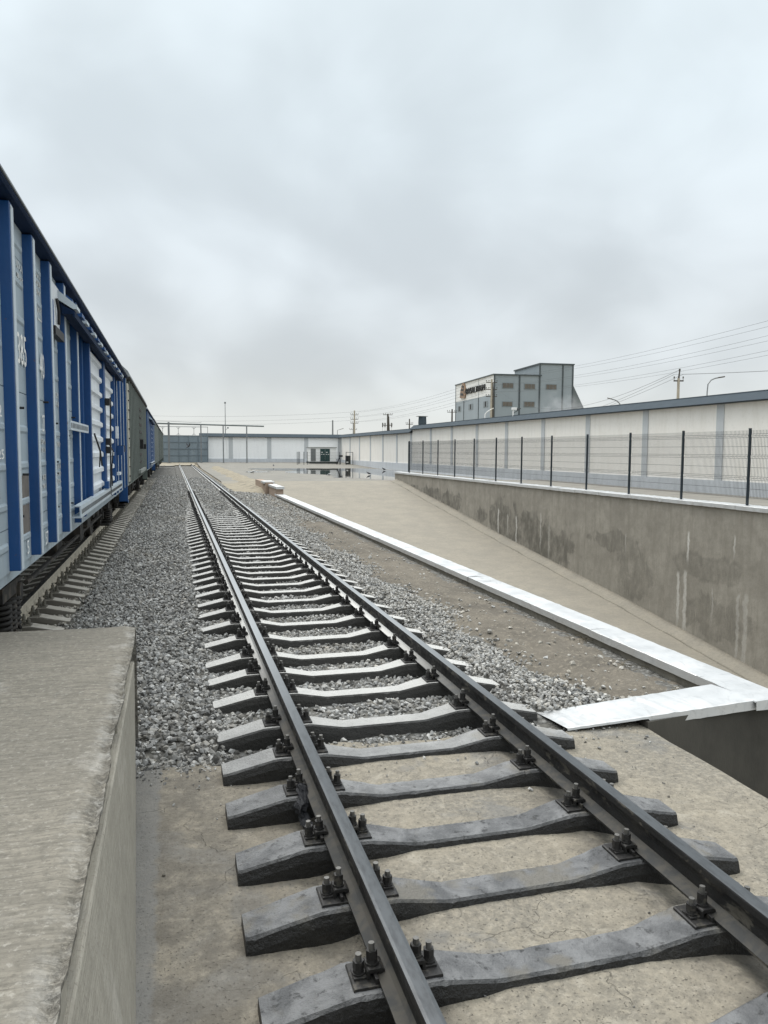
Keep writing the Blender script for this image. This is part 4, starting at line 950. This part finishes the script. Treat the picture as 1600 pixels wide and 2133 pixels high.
q = MB(); q.cyl((0, 0, 5.2), (.35, 0, 5.6), .03, n=5); q.box(.25, .5, -.08, .08, 5.5, 5.7); q.build('side_lamp', M['galv'], lp)
cc = thing('security_camera', 'white security camera on a short post on top of the wall', 'camera', (24.62, 53.3, 4.6))
q = MB(); q.cyl((0, 0, -.1), (0, 0, .5), .05, n=7); q.build('post', M['kiosk_white'], cc)
q = MB(); q.box(-.1, .26, -.1, .1, .48, .66); q.build('housing', M['kiosk_white'], cc, bevel=.02)
q = MB(); q.cyl((.26, 0, .56), (.36, 0, .54), .07, n=8); q.cyl((.05, 0, .25), (.6, -.05, .62), .025, n=5); q.build('lens', M['black'], cc)
vt = thing('metal_hood', 'squat grey sheet metal hood standing on the wall line', 'hood', (26.7, 81.4, 3.8))
q = MB(); q.loft([[(.40*math.cos(a), .4*math.sin(a), .5) for a in np.linspace(0, 6.28, 9)[:8]], [(.48*math.cos(a), .48*math.sin(a), 1.3) for a in np.linspace(0, 6.28, 9)[:8]], [(.44*math.cos(a), .44*math.sin(a), 1.98) for a in np.linspace(0, 6.28, 9)[:8]]]); q.build('drum', M['coping'], vt)
q = MB(); q.cyl((0, 0, -3.8), (0, 0, .5), .12, n=6); q.build('stalk', M['galv'], vt)
q = MB(); q.box(-.6, .5, -.45, .45, 1.98, 2.03); q.build('lid', M['galv'], vt)
def wire(label, a, b_, sag, r=.012, n=28):
    P = []
    for k in range(n+1):
        u = k/n; p_ = Vector(a).lerp(Vector(b_), u); p_.z -= 4*sag*u*(1-u); P.append(p_)
    q = MB(); q.tube(P, r, 4); tag(q.build('overhead_wire', M['wire'], smooth=True), label, 'wire', 'power lines above the wall')
ca, sa_ = math.cos(R(-15)), math.sin(R(-15))
def ap(P, s, z): return (P[0]+s*ca, P[1]+s*sa_, z)
k = 0
for z1, z0 in ((11.95, 11.2), (11.0, 10.3), (10.05, 9.4)):
    for s in (-.7, .7):
        nm = {11.95: 'top', 11.0: 'middle', 10.05: 'bottom'}[z1] + ' crossarm, ' + ('left' if s < 0 else 'right') + ' end'
        wire('power line running to the right edge from the factory pole, ' + nm, ap((42.1, 98.2), s, z1), ap((33.2, 8.0), s, z0), 1.45, .009)
        wire('power line sagging from the factory pole to the far pole, ' + nm, ap((42.1, 98.2), s, z1), ap((34.3, 147.1), s, z1-2.45), .8, .012)
for s in (-.33, .33): wire(('nearer' if s < 0 else 'farther') + ' thin line from the nearest pole to the right edge', ap((38.2, 52.4), s, 8.05), (46, 30, 7.7), .25, .010)
for s in (-.33, .33): wire(('left' if s < 0 else 'right') + ' thin line from the nearest pole sinking behind the wall', ap((38.2, 52.4), s, 8.05), (48, 110, 5.2), 1.2, .012)
wire('long line from the nearest pole towards the factory roof', (38.26, 52.4, 8.4), (60.9, 138.0, 13.5), 3.2, .014)
for z, y, nm in ((9.5, 147.1, 'highest'), (8.6, 147.3, 'middle'), (7.9, 147, 'lowest')):
    wire(nm + ' faint wire strung across the far left sky', (34.0, y, z), (-40, 165, z+1.2), 1.6, .016)

# smoke drifting off the factory
mt = bpy.data.materials.new('thin_smoke'); mt.use_nodes = True; t = NT(mt.node_tree); t.n.remove(t.n['Principled BSDF'])
vol = t.new('ShaderNodeVolumePrincipled'); vol.inputs['Color'].default_value = (.95, .95, .95, 1)
oc = t.new('ShaderNodeTexCoord').outputs['Object']
fall = t.mr(t.new('ShaderNodeVectorMath', {0: oc}, operation='LENGTH').outputs['Value'], .25, 1.0, 1, 0)
t.l.new(t.math('MULTIPLY', t.math('MULTIPLY', fall, t.mr(t.noise(oc, 2.2, 4, .6), .42, .66)), .22), vol.inputs['Density'])
t.l.new(vol.outputs[0], t.n['Material Output'].inputs['Volume'])
bm = bmesh.new(); bmesh.ops.create_icosphere(bm, subdivisions=3, radius=1); me = bpy.data.meshes.new('smoke'); bm.to_mesh(me); bm.free(); me.materials.append(mt)
sm_ = obj('smoke', me); sm_.location = (64.8, 121, 9.2); sm_.scale = (5.5, 4, 4.2); sm_['kind'] = 'stuff'; sm_['label'] = 'thin white smoke drifting before the factory'; sm_['category'] = 'smoke'

# ------------------------------------------------------------------ box cars
HW, PO = 1.423, 1.505
def spring_mesh():
    q = MB(); P = []
    for k in range(61):
        a = 2*math.pi*k/10; P.append((.085*math.cos(a), .085*math.sin(a), .30*k/60))
    q.tube(P, .019, 6); return q.mesh('spring', M['under'], smooth=True)
SPR = spring_mesh()
wq = MB()
for x0, x1, r_ in ((-.065, .065, .475), (-.075, -.045, .51), (.065, .09, .16)): wq.cyl((x0, 0, 0), (x1, 0, 0), r_, n=28)
WHL = wq.mesh('wheel', M['wheel'])
def bogie(root, yc):
    q = MB()
    pr = [(-1.25, .52), (-1.05, .62), (-.55, .66), (-.40, .78), (.40, .78), (.55, .66), (1.05, .62), (1.25, .52), (1.2, .40), (.75, .40), (.48, .20), (-.48, .20), (-.75, .40), (-1.2, .40)]
    q.prism([(y+yc, z) for y, z in pr], .94, 1.02, 'x'); 
    for s in (-1, 1): q.box(.93, 1.09, yc+s*.925-.14, yc+s*.925+.14, .36, .62); q.cyl((1.09, yc+s*.925, .475), (1.12, yc+s*.925, .475), .1, n=10)
    q.box(.8, 1.2, yc-.38, yc+.38, .16, .22); q.box(.85, 1.18, yc-.30, yc+.30, .56, .70)
    q.box(-1.0, 1.0, yc-.2, yc+.2, .60, .80)
    b_ = q.build('bogie', M['under'], root)
    for s in (-1, 1):
        for x in (.7975, -.7975): obj('wheel', WHL, b_, (x - (.0 if x > 0 else 0), yc+s*.925, .475))
    for dy in (-.2, .02, .22):
        for dx in (1.0, 1.14): obj('spring', SPR, b_, (dx, yc+dy, .23))
    q = MB(); q.cyl((-.8, yc-.925, .475), (.8, yc-.925, .475), .08, n=8); q.cyl((-.8, yc+.925, .475), (.8, yc+.925, .475), .08, n=8)
    q.build('axles', M['under'], b_); return b_
def wagon(label, y0, L, posts, pal, door=None, roof_rise=.42, rib_step=.315, ladder=False, detail=True, zt=3.885, pw=.135):
    t_ = thing('box_car', label, 'railway wagon', (LT, y0, 0), 0, 'freight wagons standing on the left track')
    blue, pale_trim, panel, corn, roofm = pal
    q = MB(); q.box(-1.5, HW-.03, .02, L-.02, .98, zt); q.build('body', M[panel], t_)
    edges = [0] + [p for p in posts] + [L]
    for a, b_ in zip(edges, edges[1:]):
        a2 = a + (pw if a > 0 else 0)
        if b_-a2 < .25: continue
        if door and a2 < door[1]-.2 and b_ > door[0]+.2: continue
        q = MB()
        for z0, z1 in ((.99, 1.335), (1.342, 2.455), (2.462, 3.60), (3.606, zt)): q.box(HW-.03, HW, a2, b_, z0, z1)
        z = 1.16
        while z < zt-.2:
            if min(abs(z+.035-s) for s in (1.338, 2.458, 3.603)) > .06:
                q.add([(HW, a2+.05, z), (HW, b_-.05, z), (HW+.013, b_-.07, z+.02), (HW+.013, a2+.07, z+.02), (HW+.013, b_-.07, z+.055), (HW+.013, a2+.07, z+.055), (HW, b_-.05, z+.075), (HW, a2+.05, z+.075)],
                      [(0, 1, 2, 3), (3, 2, 4, 5), (5, 4, 6, 7), (1, 6, 4, 2), (0, 3, 5, 7)])
            z += rib_step
        q.build('wall_panel', M[panel], t_, recalc=False)
        if detail:
            q = MB()
            for k in range(random.randint(2, 4)):
                yy = random.uniform(a2+.1, b_-.05); zz = random.uniform(1.2, 2.7); q.cyl((HW, yy, zz), (HW+.05, yy, zz), .011, n=5)
            q.build('hook', M['black'], t_)
    for p_ in posts:
        q = MB(); q.box(HW-.02, PO, p_, p_+pw, 1.0, zt-.01); po = q.build('post', M[blue], t_, bevel=.006)
        q = MB(); q.box(PO+.0005, PO+.006, p_+.03, p_+pw-.006, 1.004, zt-.03); q.build('pale_trim', M[pale_trim], po)  # pale strip stands in for sky sheen on the post's outer face
    q = MB(); q.prism([(HW-.1, zt-.005), (1.535, zt+.012), (1.55, zt+.03), (1.55, zt+.055), (HW-.1, zt+.07)], -.02, L+.02); q.build('cornice', M[corn], t_)
    ar = [(-1.6, zt+.056)] + [(1.555*math.sin(a), zt+.056+roof_rise*math.cos(a)) for a in np.linspace(-1.57, 1.57, 13)] + [(1.6, zt+.056)]
    q = MB(); q.prism(ar[1:-1], .0, L); q.build('roof', M[roofm], t_)
    q = MB(); q.box(1.545, 1.563, -.02, L+.02, zt+.05, zt+.066); q.build('roof_edge', M['greyroof'], t_)
    q = MB(); q.box(-1.2, 1.25, .05, L-.05, .80, .98); q.box(-.25, .25, -.3, L+.3, .62, .85); q.build('underframe', M['under'], t_)
    q = MB(); q.box(1.30, HW-.02, .05, L-.05, .90, .985); q.build('side_sill', M[panel], t_)
    for yc in (2.3, L-2.3): bogie(t_, yc)
    q = MB()
    for k in range(7):
        yy = random.uniform(4.2, L-4.2); q.box(random.uniform(.5, 1.0), random.uniform(1.05, 1.25), yy, yy+random.uniform(.1, .6), random.uniform(.35, .55), .82)
    q.cyl((1.1, 3.6, .5), (1.1, L-3.6, .5), .03, n=5); q.build('brake_gear', M['under'], t_)
    q = MB()
    for yy in (-.55, L): q.box(-.14, .14, yy, yy+.55, .75, 1.0)
    q.build('coupler', M['under'], t_)
    q = MB(); q.box(1.30, 1.52, L-.5, L-.42, .55, 1.0); q.box(1.30, 1.52, L-.5, L-.05, .55, .60); q.build('corner_step', M[blue], t_)
    return t_
BL = ('blue', 'pale_trim', 'panel', 'navy', 'greyroof'); GR = ('green', 'greenlight', 'green', 'under', 'greyroof'); GL = ('greenlight', 'greenlight', 'green', 'under', 'greyroof')
Y0 = 5.55
wp = [v-Y0 for v in (6.62, 7.60, 8.60, 9.66, 10.85, 17.35, 18.15, 19.3, 20.4, 21.75)]
W1 = wagon('nearest box car, blue posts on pale panels with painted numbers', Y0, 16.4, wp, BL, door=(11.9-Y0, 17.2-Y0), roof_rise=.36)
# --- doors of the nearest wagon
def door_leaf(root, a, b_, z0=1.20, z1=3.50, x=1.47, panel='white', stile='blue', step=.255, sw=.13):
    q = MB(); q.box(HW-.02, x, a, b_, z0, z1); d_ = q.build('door', M[panel], root)
    q = MB(); z = z0+.12
    while z < z1-.12:
        q.add([(x, a+sw, z), (x, b_-sw, z), (x+.045, b_-sw-.02, z+.02), (x+.045, a+sw+.02, z+.02), (x+.045, b_-sw-.02, z+.085), (x+.045, a+sw+.02, z+.085), (x, b_-sw, z+.12), (x, a+sw, z+.12)],
              [(0, 1, 2, 3), (3, 2, 4, 5), (5, 4, 6, 7), (1, 6, 4, 2), (0, 3, 5, 7)]); z += step
    q.build('corrugation', M[panel], d_, recalc=False)
    for yy in (a-.02, b_-sw):
        q = MB(); q.box(HW-.02, x+.075, yy, yy+sw, z0-.02, z1+.02); q.build('stile', M[stile], d_, bevel=.008)
    return d_
def doors(root, a, b_, big=True, panel='white', stile='blue', rail='pale_trim'):
    mid = (a+b_)/2; door_leaf(root, a+.1, mid-.04, panel=panel, stile=stile); d2_ = door_leaf(root, mid+.04, b_-.1, panel=panel, stile=stile)
    q = MB(); q.box(HW-.02, 1.46, a-.12, a+.06, 1.0, 3.9); q.box(HW-.02, 1.46, b_-.05, b_+.13, 1.0, 3.9); q.build('door_frame', M[stile], root)
    q = MB(); q.box(HW-.02, 1.40, a, b_, 3.5, 3.92); q.box(HW-.02, 1.40, a, b_, 1.0, 1.22); q.build('door_header', M[stile], root)
    ra, rb = a-2.45, b_+1.2
    q = MB(); q.prism([(1.505, 3.50), (1.62, 3.50), (1.62, 3.47), (1.64, 3.47), (1.64, 3.54), (1.50, 3.60)], ra, rb); q.build('upper_door_rail', M['navy'], root)
    y = ra; k = 0
    while y < rb-.2:
        q = MB(); q.prism([(1.40, 3.70), (1.62, 3.56), (1.665, 3.56), (1.665, 3.60), (1.42, 3.80)], y, y+.30); q.build('rail_hood', M[rail if k % 2 == 0 else stile], root); 
        q = MB(); q.prism([(1.40, 3.62), (1.58, 3.60), (1.58, 3.72), (1.40, 3.86)], y+.30, y+.46); q.build('rail_bracket', M[stile], root); y += .52; k += 1
    q = MB(); q.box(1.50, 1.60, ra+.45, rb-.35, 1.135, 1.155); q.box(1.585, 1.60, ra+.45, rb-.35, 1.155, 1.27); q.box(1.52, 1.60, ra+.45, rb-.35, 1.27, 1.285); lr = q.build('lower_door_rail', M[rail], root)
    q = MB(); y = ra+.55
    while y < rb-.5: q.box(1.6005, 1.604, y, y+.05, 1.18, 1.235); y += .13
    q.build('slots', M['under'], lr)
    return mid
mid = doors(W1, 11.95-Y0, 17.15-Y0)
q = MB(); q.box(1.506, 1.535, 9.75-Y0, 11.75-Y0, 2.20, 2.31); pb = q.build('perforated_bar', M['pale_trim'], W1)
q = MB()
for k in range(14): q.box(1.5355, 1.538, 9.82-Y0+k*.135, 9.87-Y0+k*.135, 2.225, 2.285)
q.build('slots', M['under'], pb)
for k, z in enumerate((2.05, 1.9, 2.75)):     # latch gear, loose seal wires between the door leaves
    q = MB(); q.box(1.55, 1.63, mid-.1, mid+.1, z, z+.12); q.build('latch', M['black'], W1)
for P, r_ in (([(1.60, mid+.08, 2.05), (1.64, mid+.3, 1.95), (1.60, mid+.45, 1.6), (1.61, mid+.4, 1.3)], .012), ([(1.58, 12.1-Y0, 2.2), (1.62, 12.5-Y0, 1.95), (1.6, 13.0-Y0, 1.72)], .014), ([(1.62, 12.5-Y0, 1.95), (1.6, 12.55-Y0, 1.7)], .010), ([(1.6, mid+.1, 1.15), (1.63, mid+.1, 2.9)], .014)):
    q = MB(); q.tube(P, r_, 5); q.build('seal_wire', M['black'], W1)
q = MB(); q.box(1.52, 1.66, 18.0-Y0, 18.25-Y0, 1.92, 2.06); q.build('latch_block', M['black'], W1)
q = MB(); q.box(1.55, 1.68, 17.25-Y0, 17.5-Y0, 1.85, 2.05); q.box(1.56, 1.62, 13.95-Y0, 14.2-Y0, 1.3, 1.42); q.build('lock_box', M['blue'], W1)
q = MB(); q.box(1.52, 1.60, 16.95-Y0, 17.1-Y0, 2.2, 2.45); q.box(1.52, 1.58, 17.5-Y0, 18.0-Y0, 1.42, 1.48); q.build('seal_bracket', M['white'], W1)
# hatch high in the fourth bay
q = MB(); q.box(HW+.001, HW+.04, 8.78-Y0, 9.6-Y0, 3.28, 3.78); hb = q.build('vent_hatch', M['white'], W1)
q = MB(); q.tube([(HW+.06, 9.25-Y0, 3.62), (HW+.07, 9.32-Y0, 3.5), (HW+.06, 9.38-Y0, 3.36)], .018, 5); q.box(HW+.03, HW+.1, 8.82-Y0, 9.5-Y0, 3.18, 3.27); q.build('hatch_catch', M['black'], hb)
q = MB(); q.box(HW+.041, HW+.07, 8.84-Y0, 8.95-Y0, 3.24, 3.55); q.build('hatch_lever', M['blue'], hb)
q = MB(); q.box(HW+.0005, HW+.004, 6.80-Y0, 7.56-Y0, 1.19, 1.74); q.build('unpainted_patch', M['brownpatch'], W1)
# stencilled numbers and small marks
def stencil(txt, y, z, w_, h_, parent=W1):
    me = fit(text_mesh(txt, 'stencil', M['ink'], 1, .0008), w_, h_)
    o_ = obj('painted_number', me, parent, (HW+.0145, y-Y0, z)); o_.rotation_euler = (R(90), 0, R(90)); return o_
stencil('385', 7.375, 2.83, .40, .27); stencil('40', 8.44, 2.80, .26, .25); stencil('27', 8.42, 2.23, .14, .17)
stencil('M 22', 6.2, 2.26, .50, .09); stencil('25', 6.38, 1.93, .22, .075); stencil('5', 7.38, 1.10, .08, .12); stencil('57', 8.43, 1.07, .16, .13)
def marks(y0, z0, rows, w_, h_=.045):
    y0 -= Y0
    q = MB()
    for r_ in range(rows):
        yy = y0
        while yy < y0+w_:
            l_ = random.uniform(.018, .034); z = z0-r_*h_*1.7
            q.box(HW+.0042, HW+.0052, yy, yy+.008, z, z+h_); q.box(HW+.0042, HW+.0052, yy, yy+l_, z+h_*random.choice((0, .45, .85)), z+h_*random.choice((.18, .6, 1.0))+.004); yy += l_+.022
    q.build('stencil_marks', M['ink'], W1)
marks(7.30, 3.52, 2, .24, .06); marks(8.30, 3.66, 3, .25, .05); marks(8.32, 2.02, 2, .22, .05); marks(8.34, 1.66, 2, .2, .05); marks(9.38, 2.1, 2, .24, .06); marks(9.38, 1.75, 3, .24, .05); marks(9.38, 2.55, 2, .24, .06)
q = MB()
for a, b_, c_, d_ in ((8.31, 8.57, 3.42, 3.43), (8.31, 8.57, 3.25, 3.26), (8.31, 8.32, 3.25, 3.43), (8.56, 8.57, 3.25, 3.43)): q.box(HW+.0042, HW+.0052, a-Y0, b_-Y0, c_, d_)
q.build('stencil_frame', M['ink'], W1); marks(8.35, 3.31, 1, .16, .06)
# --- the others
def spaced(L, n, w0=.55): return [w0 + (L-2*w0-.1)*k/(n-1) for k in range(n)]
L2 = 15.2
W2 = wagon('grey-green box car with arched roof, second in the row', 23.1, L2, spaced(L2, 17, .55), GR, door=(6.6, 9.0), roof_rise=.62, detail=False, zt=3.97, pw=.11)
q = MB(); q.box(HW-.02, 1.48, 6.7, 8.9, 1.1, 3.8)
for k in range(9): q.box(1.48, 1.52, 6.75, 8.85, 1.2+k*.28, 1.28+k*.28)
q.build('door', M['under'], W2)
q = MB(); q.box(1.52, 1.64, 6.9, 7.2, 2.0, 2.35); q.box(1.52, 1.62, 10.4, 10.6, 2.0, 2.2); q.build('latch_box', M['black'], W2)
q = MB(); q.box(1.51, 1.60, 5.4, 10.5, 1.13, 1.25); q.build('lower_door_rail', M['greenlight'], W2)
q = MB(); q.box(HW+.03, HW+.06, .06, .5, 1.05, 3.85); lp2 = q.build('ladder_panel', M['cream'], W2)
q = MB()
for k in range(10): q.box(HW+.06, HW+.09, .08, .48, 1.2+k*.27, 1.225+k*.27)
q.build('rung', M['under'], lp2)
W3 = wagon('bright blue box car, third in the row', 39.5, 15.4, spaced(15.4, 14, .4), BL, door=(5.4, 9.6), detail=False)
doors(W3, 5.4, 9.6)
W4 = wagon('pale grey-green box car, fourth in the row', 56.1, L2, spaced(L2, 15), GL, door=None, roof_rise=.6, detail=False)
W5 = wagon('dark grey-green box car, fifth in the row', 72.5, L2, spaced(L2, 15), GR, door=None, roof_rise=.5, detail=False)
W6 = wagon('last visible box car, dark green, nearest the gate', 88.9, L2, spaced(L2, 15), GR, door=None, roof_rise=.5, detail=False)

# ------------------------------------------------------------------ birds and small things
def bird(label, x, y, z, rz, pale=False, s=1.0):
    t_ = thing('pigeon', label, 'bird', (x, y, z), rz, 'pigeons in the yard')
    q = MB(); P = [(-.17, .075, .012), (-.09, .095, .045), (0, .12, .062), (.08, .145, .05), (.115, .18, .03), (.135, .215, .028), (.16, .22, .02)]
    q.loft([[(a*s, r_*s*.85*math.cos(k*math.pi/4), (h+r_*math.sin(k*math.pi/4))*s) for k in range(8)] for a, h, r_ in P]); q.build('body', M['birdlight' if pale else 'bird'], t_, smooth=True)
    q = MB()
    for k in (-.02, .02): q.cyl((.01*s, k*s, 0), (.01*s, k*s, .08*s), .005*s, n=4)
    q.build('legs', M['brickred'], t_)
    q = MB(); q.loft([[(-.20*s, w_*s, .07*s), (-.05*s, w_*s*1.4, .10*s), (.06*s, w_*s*1.2, .14*s), (-.04*s, w_*s*1.3, .15*s)] for w_ in (-.052, .052)]); q.build('wing', M['bird'], t_)
bird('pale pigeon standing near the end of the capped wall', 7.1, 71.6, -.2, R(20), True, 1.6)
bird('dark pigeon far off on the yard left of the kiosk fence', 12.5, 99.5, -.15, R(90), False, 1.4)
bird('pigeon on the dry concrete in front of the puddle', 12.8, 64.3, -.2, R(10), True, 1.3)
bird('pigeon standing at the puddle edge near the retaining wall', 17.1, 67.6, -.2, R(160), False, 1.25)
bird('small dark pigeon beside the far mesh fence', 22.6, 82.5, -.2, R(200), False, 1.4)
fbt = thing('flying_bird', 'dark bird flying low in front of the gate', 'bird', (1.12, 60, 2.23), R(35))
q = MB(); q.loft([[(a, r_*math.cos(k*math.pi/3), h+r_*math.sin(k*math.pi/3)) for k in range(6)] for a, h, r_ in ((-.2, -.12, .01), (-.1, -.06, .035), (.03, .0, .05), (.12, .03, .035), (.18, .05, .012))]); q.build('body', M['bird'], fbt, smooth=True)
for s in (-1, 1):
    q = MB(); q.loft([[(.08, s*.02, .01), (-.06, s*.02, -.02), (-.06, s*.02, -.03), (.08, s*.02, .0)], [(.09, s*.14, .13), (-.03, s*.15, .10), (-.03, s*.15, .09), (.09, s*.14, .12)], [(.02, s*.22, .26), (-.02, s*.22, .25), (-.02, s*.22, .245), (.02, s*.22, .255)]]); q.build('wing', M['bird'], fbt)
bg = MB(); g7 = np.random.default_rng(3); rings = []; n = 16
for i in range(15):
    u = i/14; cx = .74+.012*math.sin(u*9); cy = 4.66-.24*u+.012*math.sin(u*14); cz = -.125-.20*u
    r_ = .05*(max(.05, math.sin(math.pi*min(1, max(.03, u*.97+.02))))**.4)*(1+.22*math.sin(u*17))
    rings.append([(cx + r_*.75*math.cos(2*math.pi*k/n)*g7.uniform(.6, 1.4), cy + r_*math.sin(2*math.pi*k/n)*g7.uniform(.6, 1.4), cz + g7.uniform(-.006, .006)) for k in range(n)])
bg.loft(rings)
tag(bg.build('net_bag', M['bag']), 'crumpled black net bag jammed against the left rail', 'bag')
q = MB(); q.loft([[(.35, 5.26, -.343), (.362, 5.265, -.343), (.36, 5.265, -.336), (.352, 5.262, -.336)], [(.325, 5.37, -.343), (.337, 5.373, -.343), (.336, 5.372, -.336), (.327, 5.37, -.336)]])
tag(q.build('wood_splinter', M['wood']), 'white wood splinter on the slab beside the sleeper ends', 'splinter')
for k, (x, y, n) in enumerate(((4.62, 6.1, 26), (4.72, 7.1, 14), (4.80, 8.3, 10))):
    q = MB()
    for j in range(n):
        a = random.uniform(0, 6.28); l_ = random.uniform(.04, .13); bx_, by_ = x+random.uniform(-.1, .1), y+random.uniform(-.1, .1); z0 = earth_z(bx_, by_)
        q.tube([(bx_, by_, z0), (bx_+.4*l_*math.cos(a), by_+.4*l_*math.sin(a), z0+.5*l_), (bx_+l_*math.cos(a), by_+l_*math.sin(a), z0+.45*l_)], .003, 3)
    tag(q.build('dry_weed', M['weed']), ('largest tuft of dry weed in the wall corner', 'small dry weed tuft along the low wall', 'farthest tiny dry weed tuft along the low wall')[k], 'weed', 'dry weeds by the low wall')
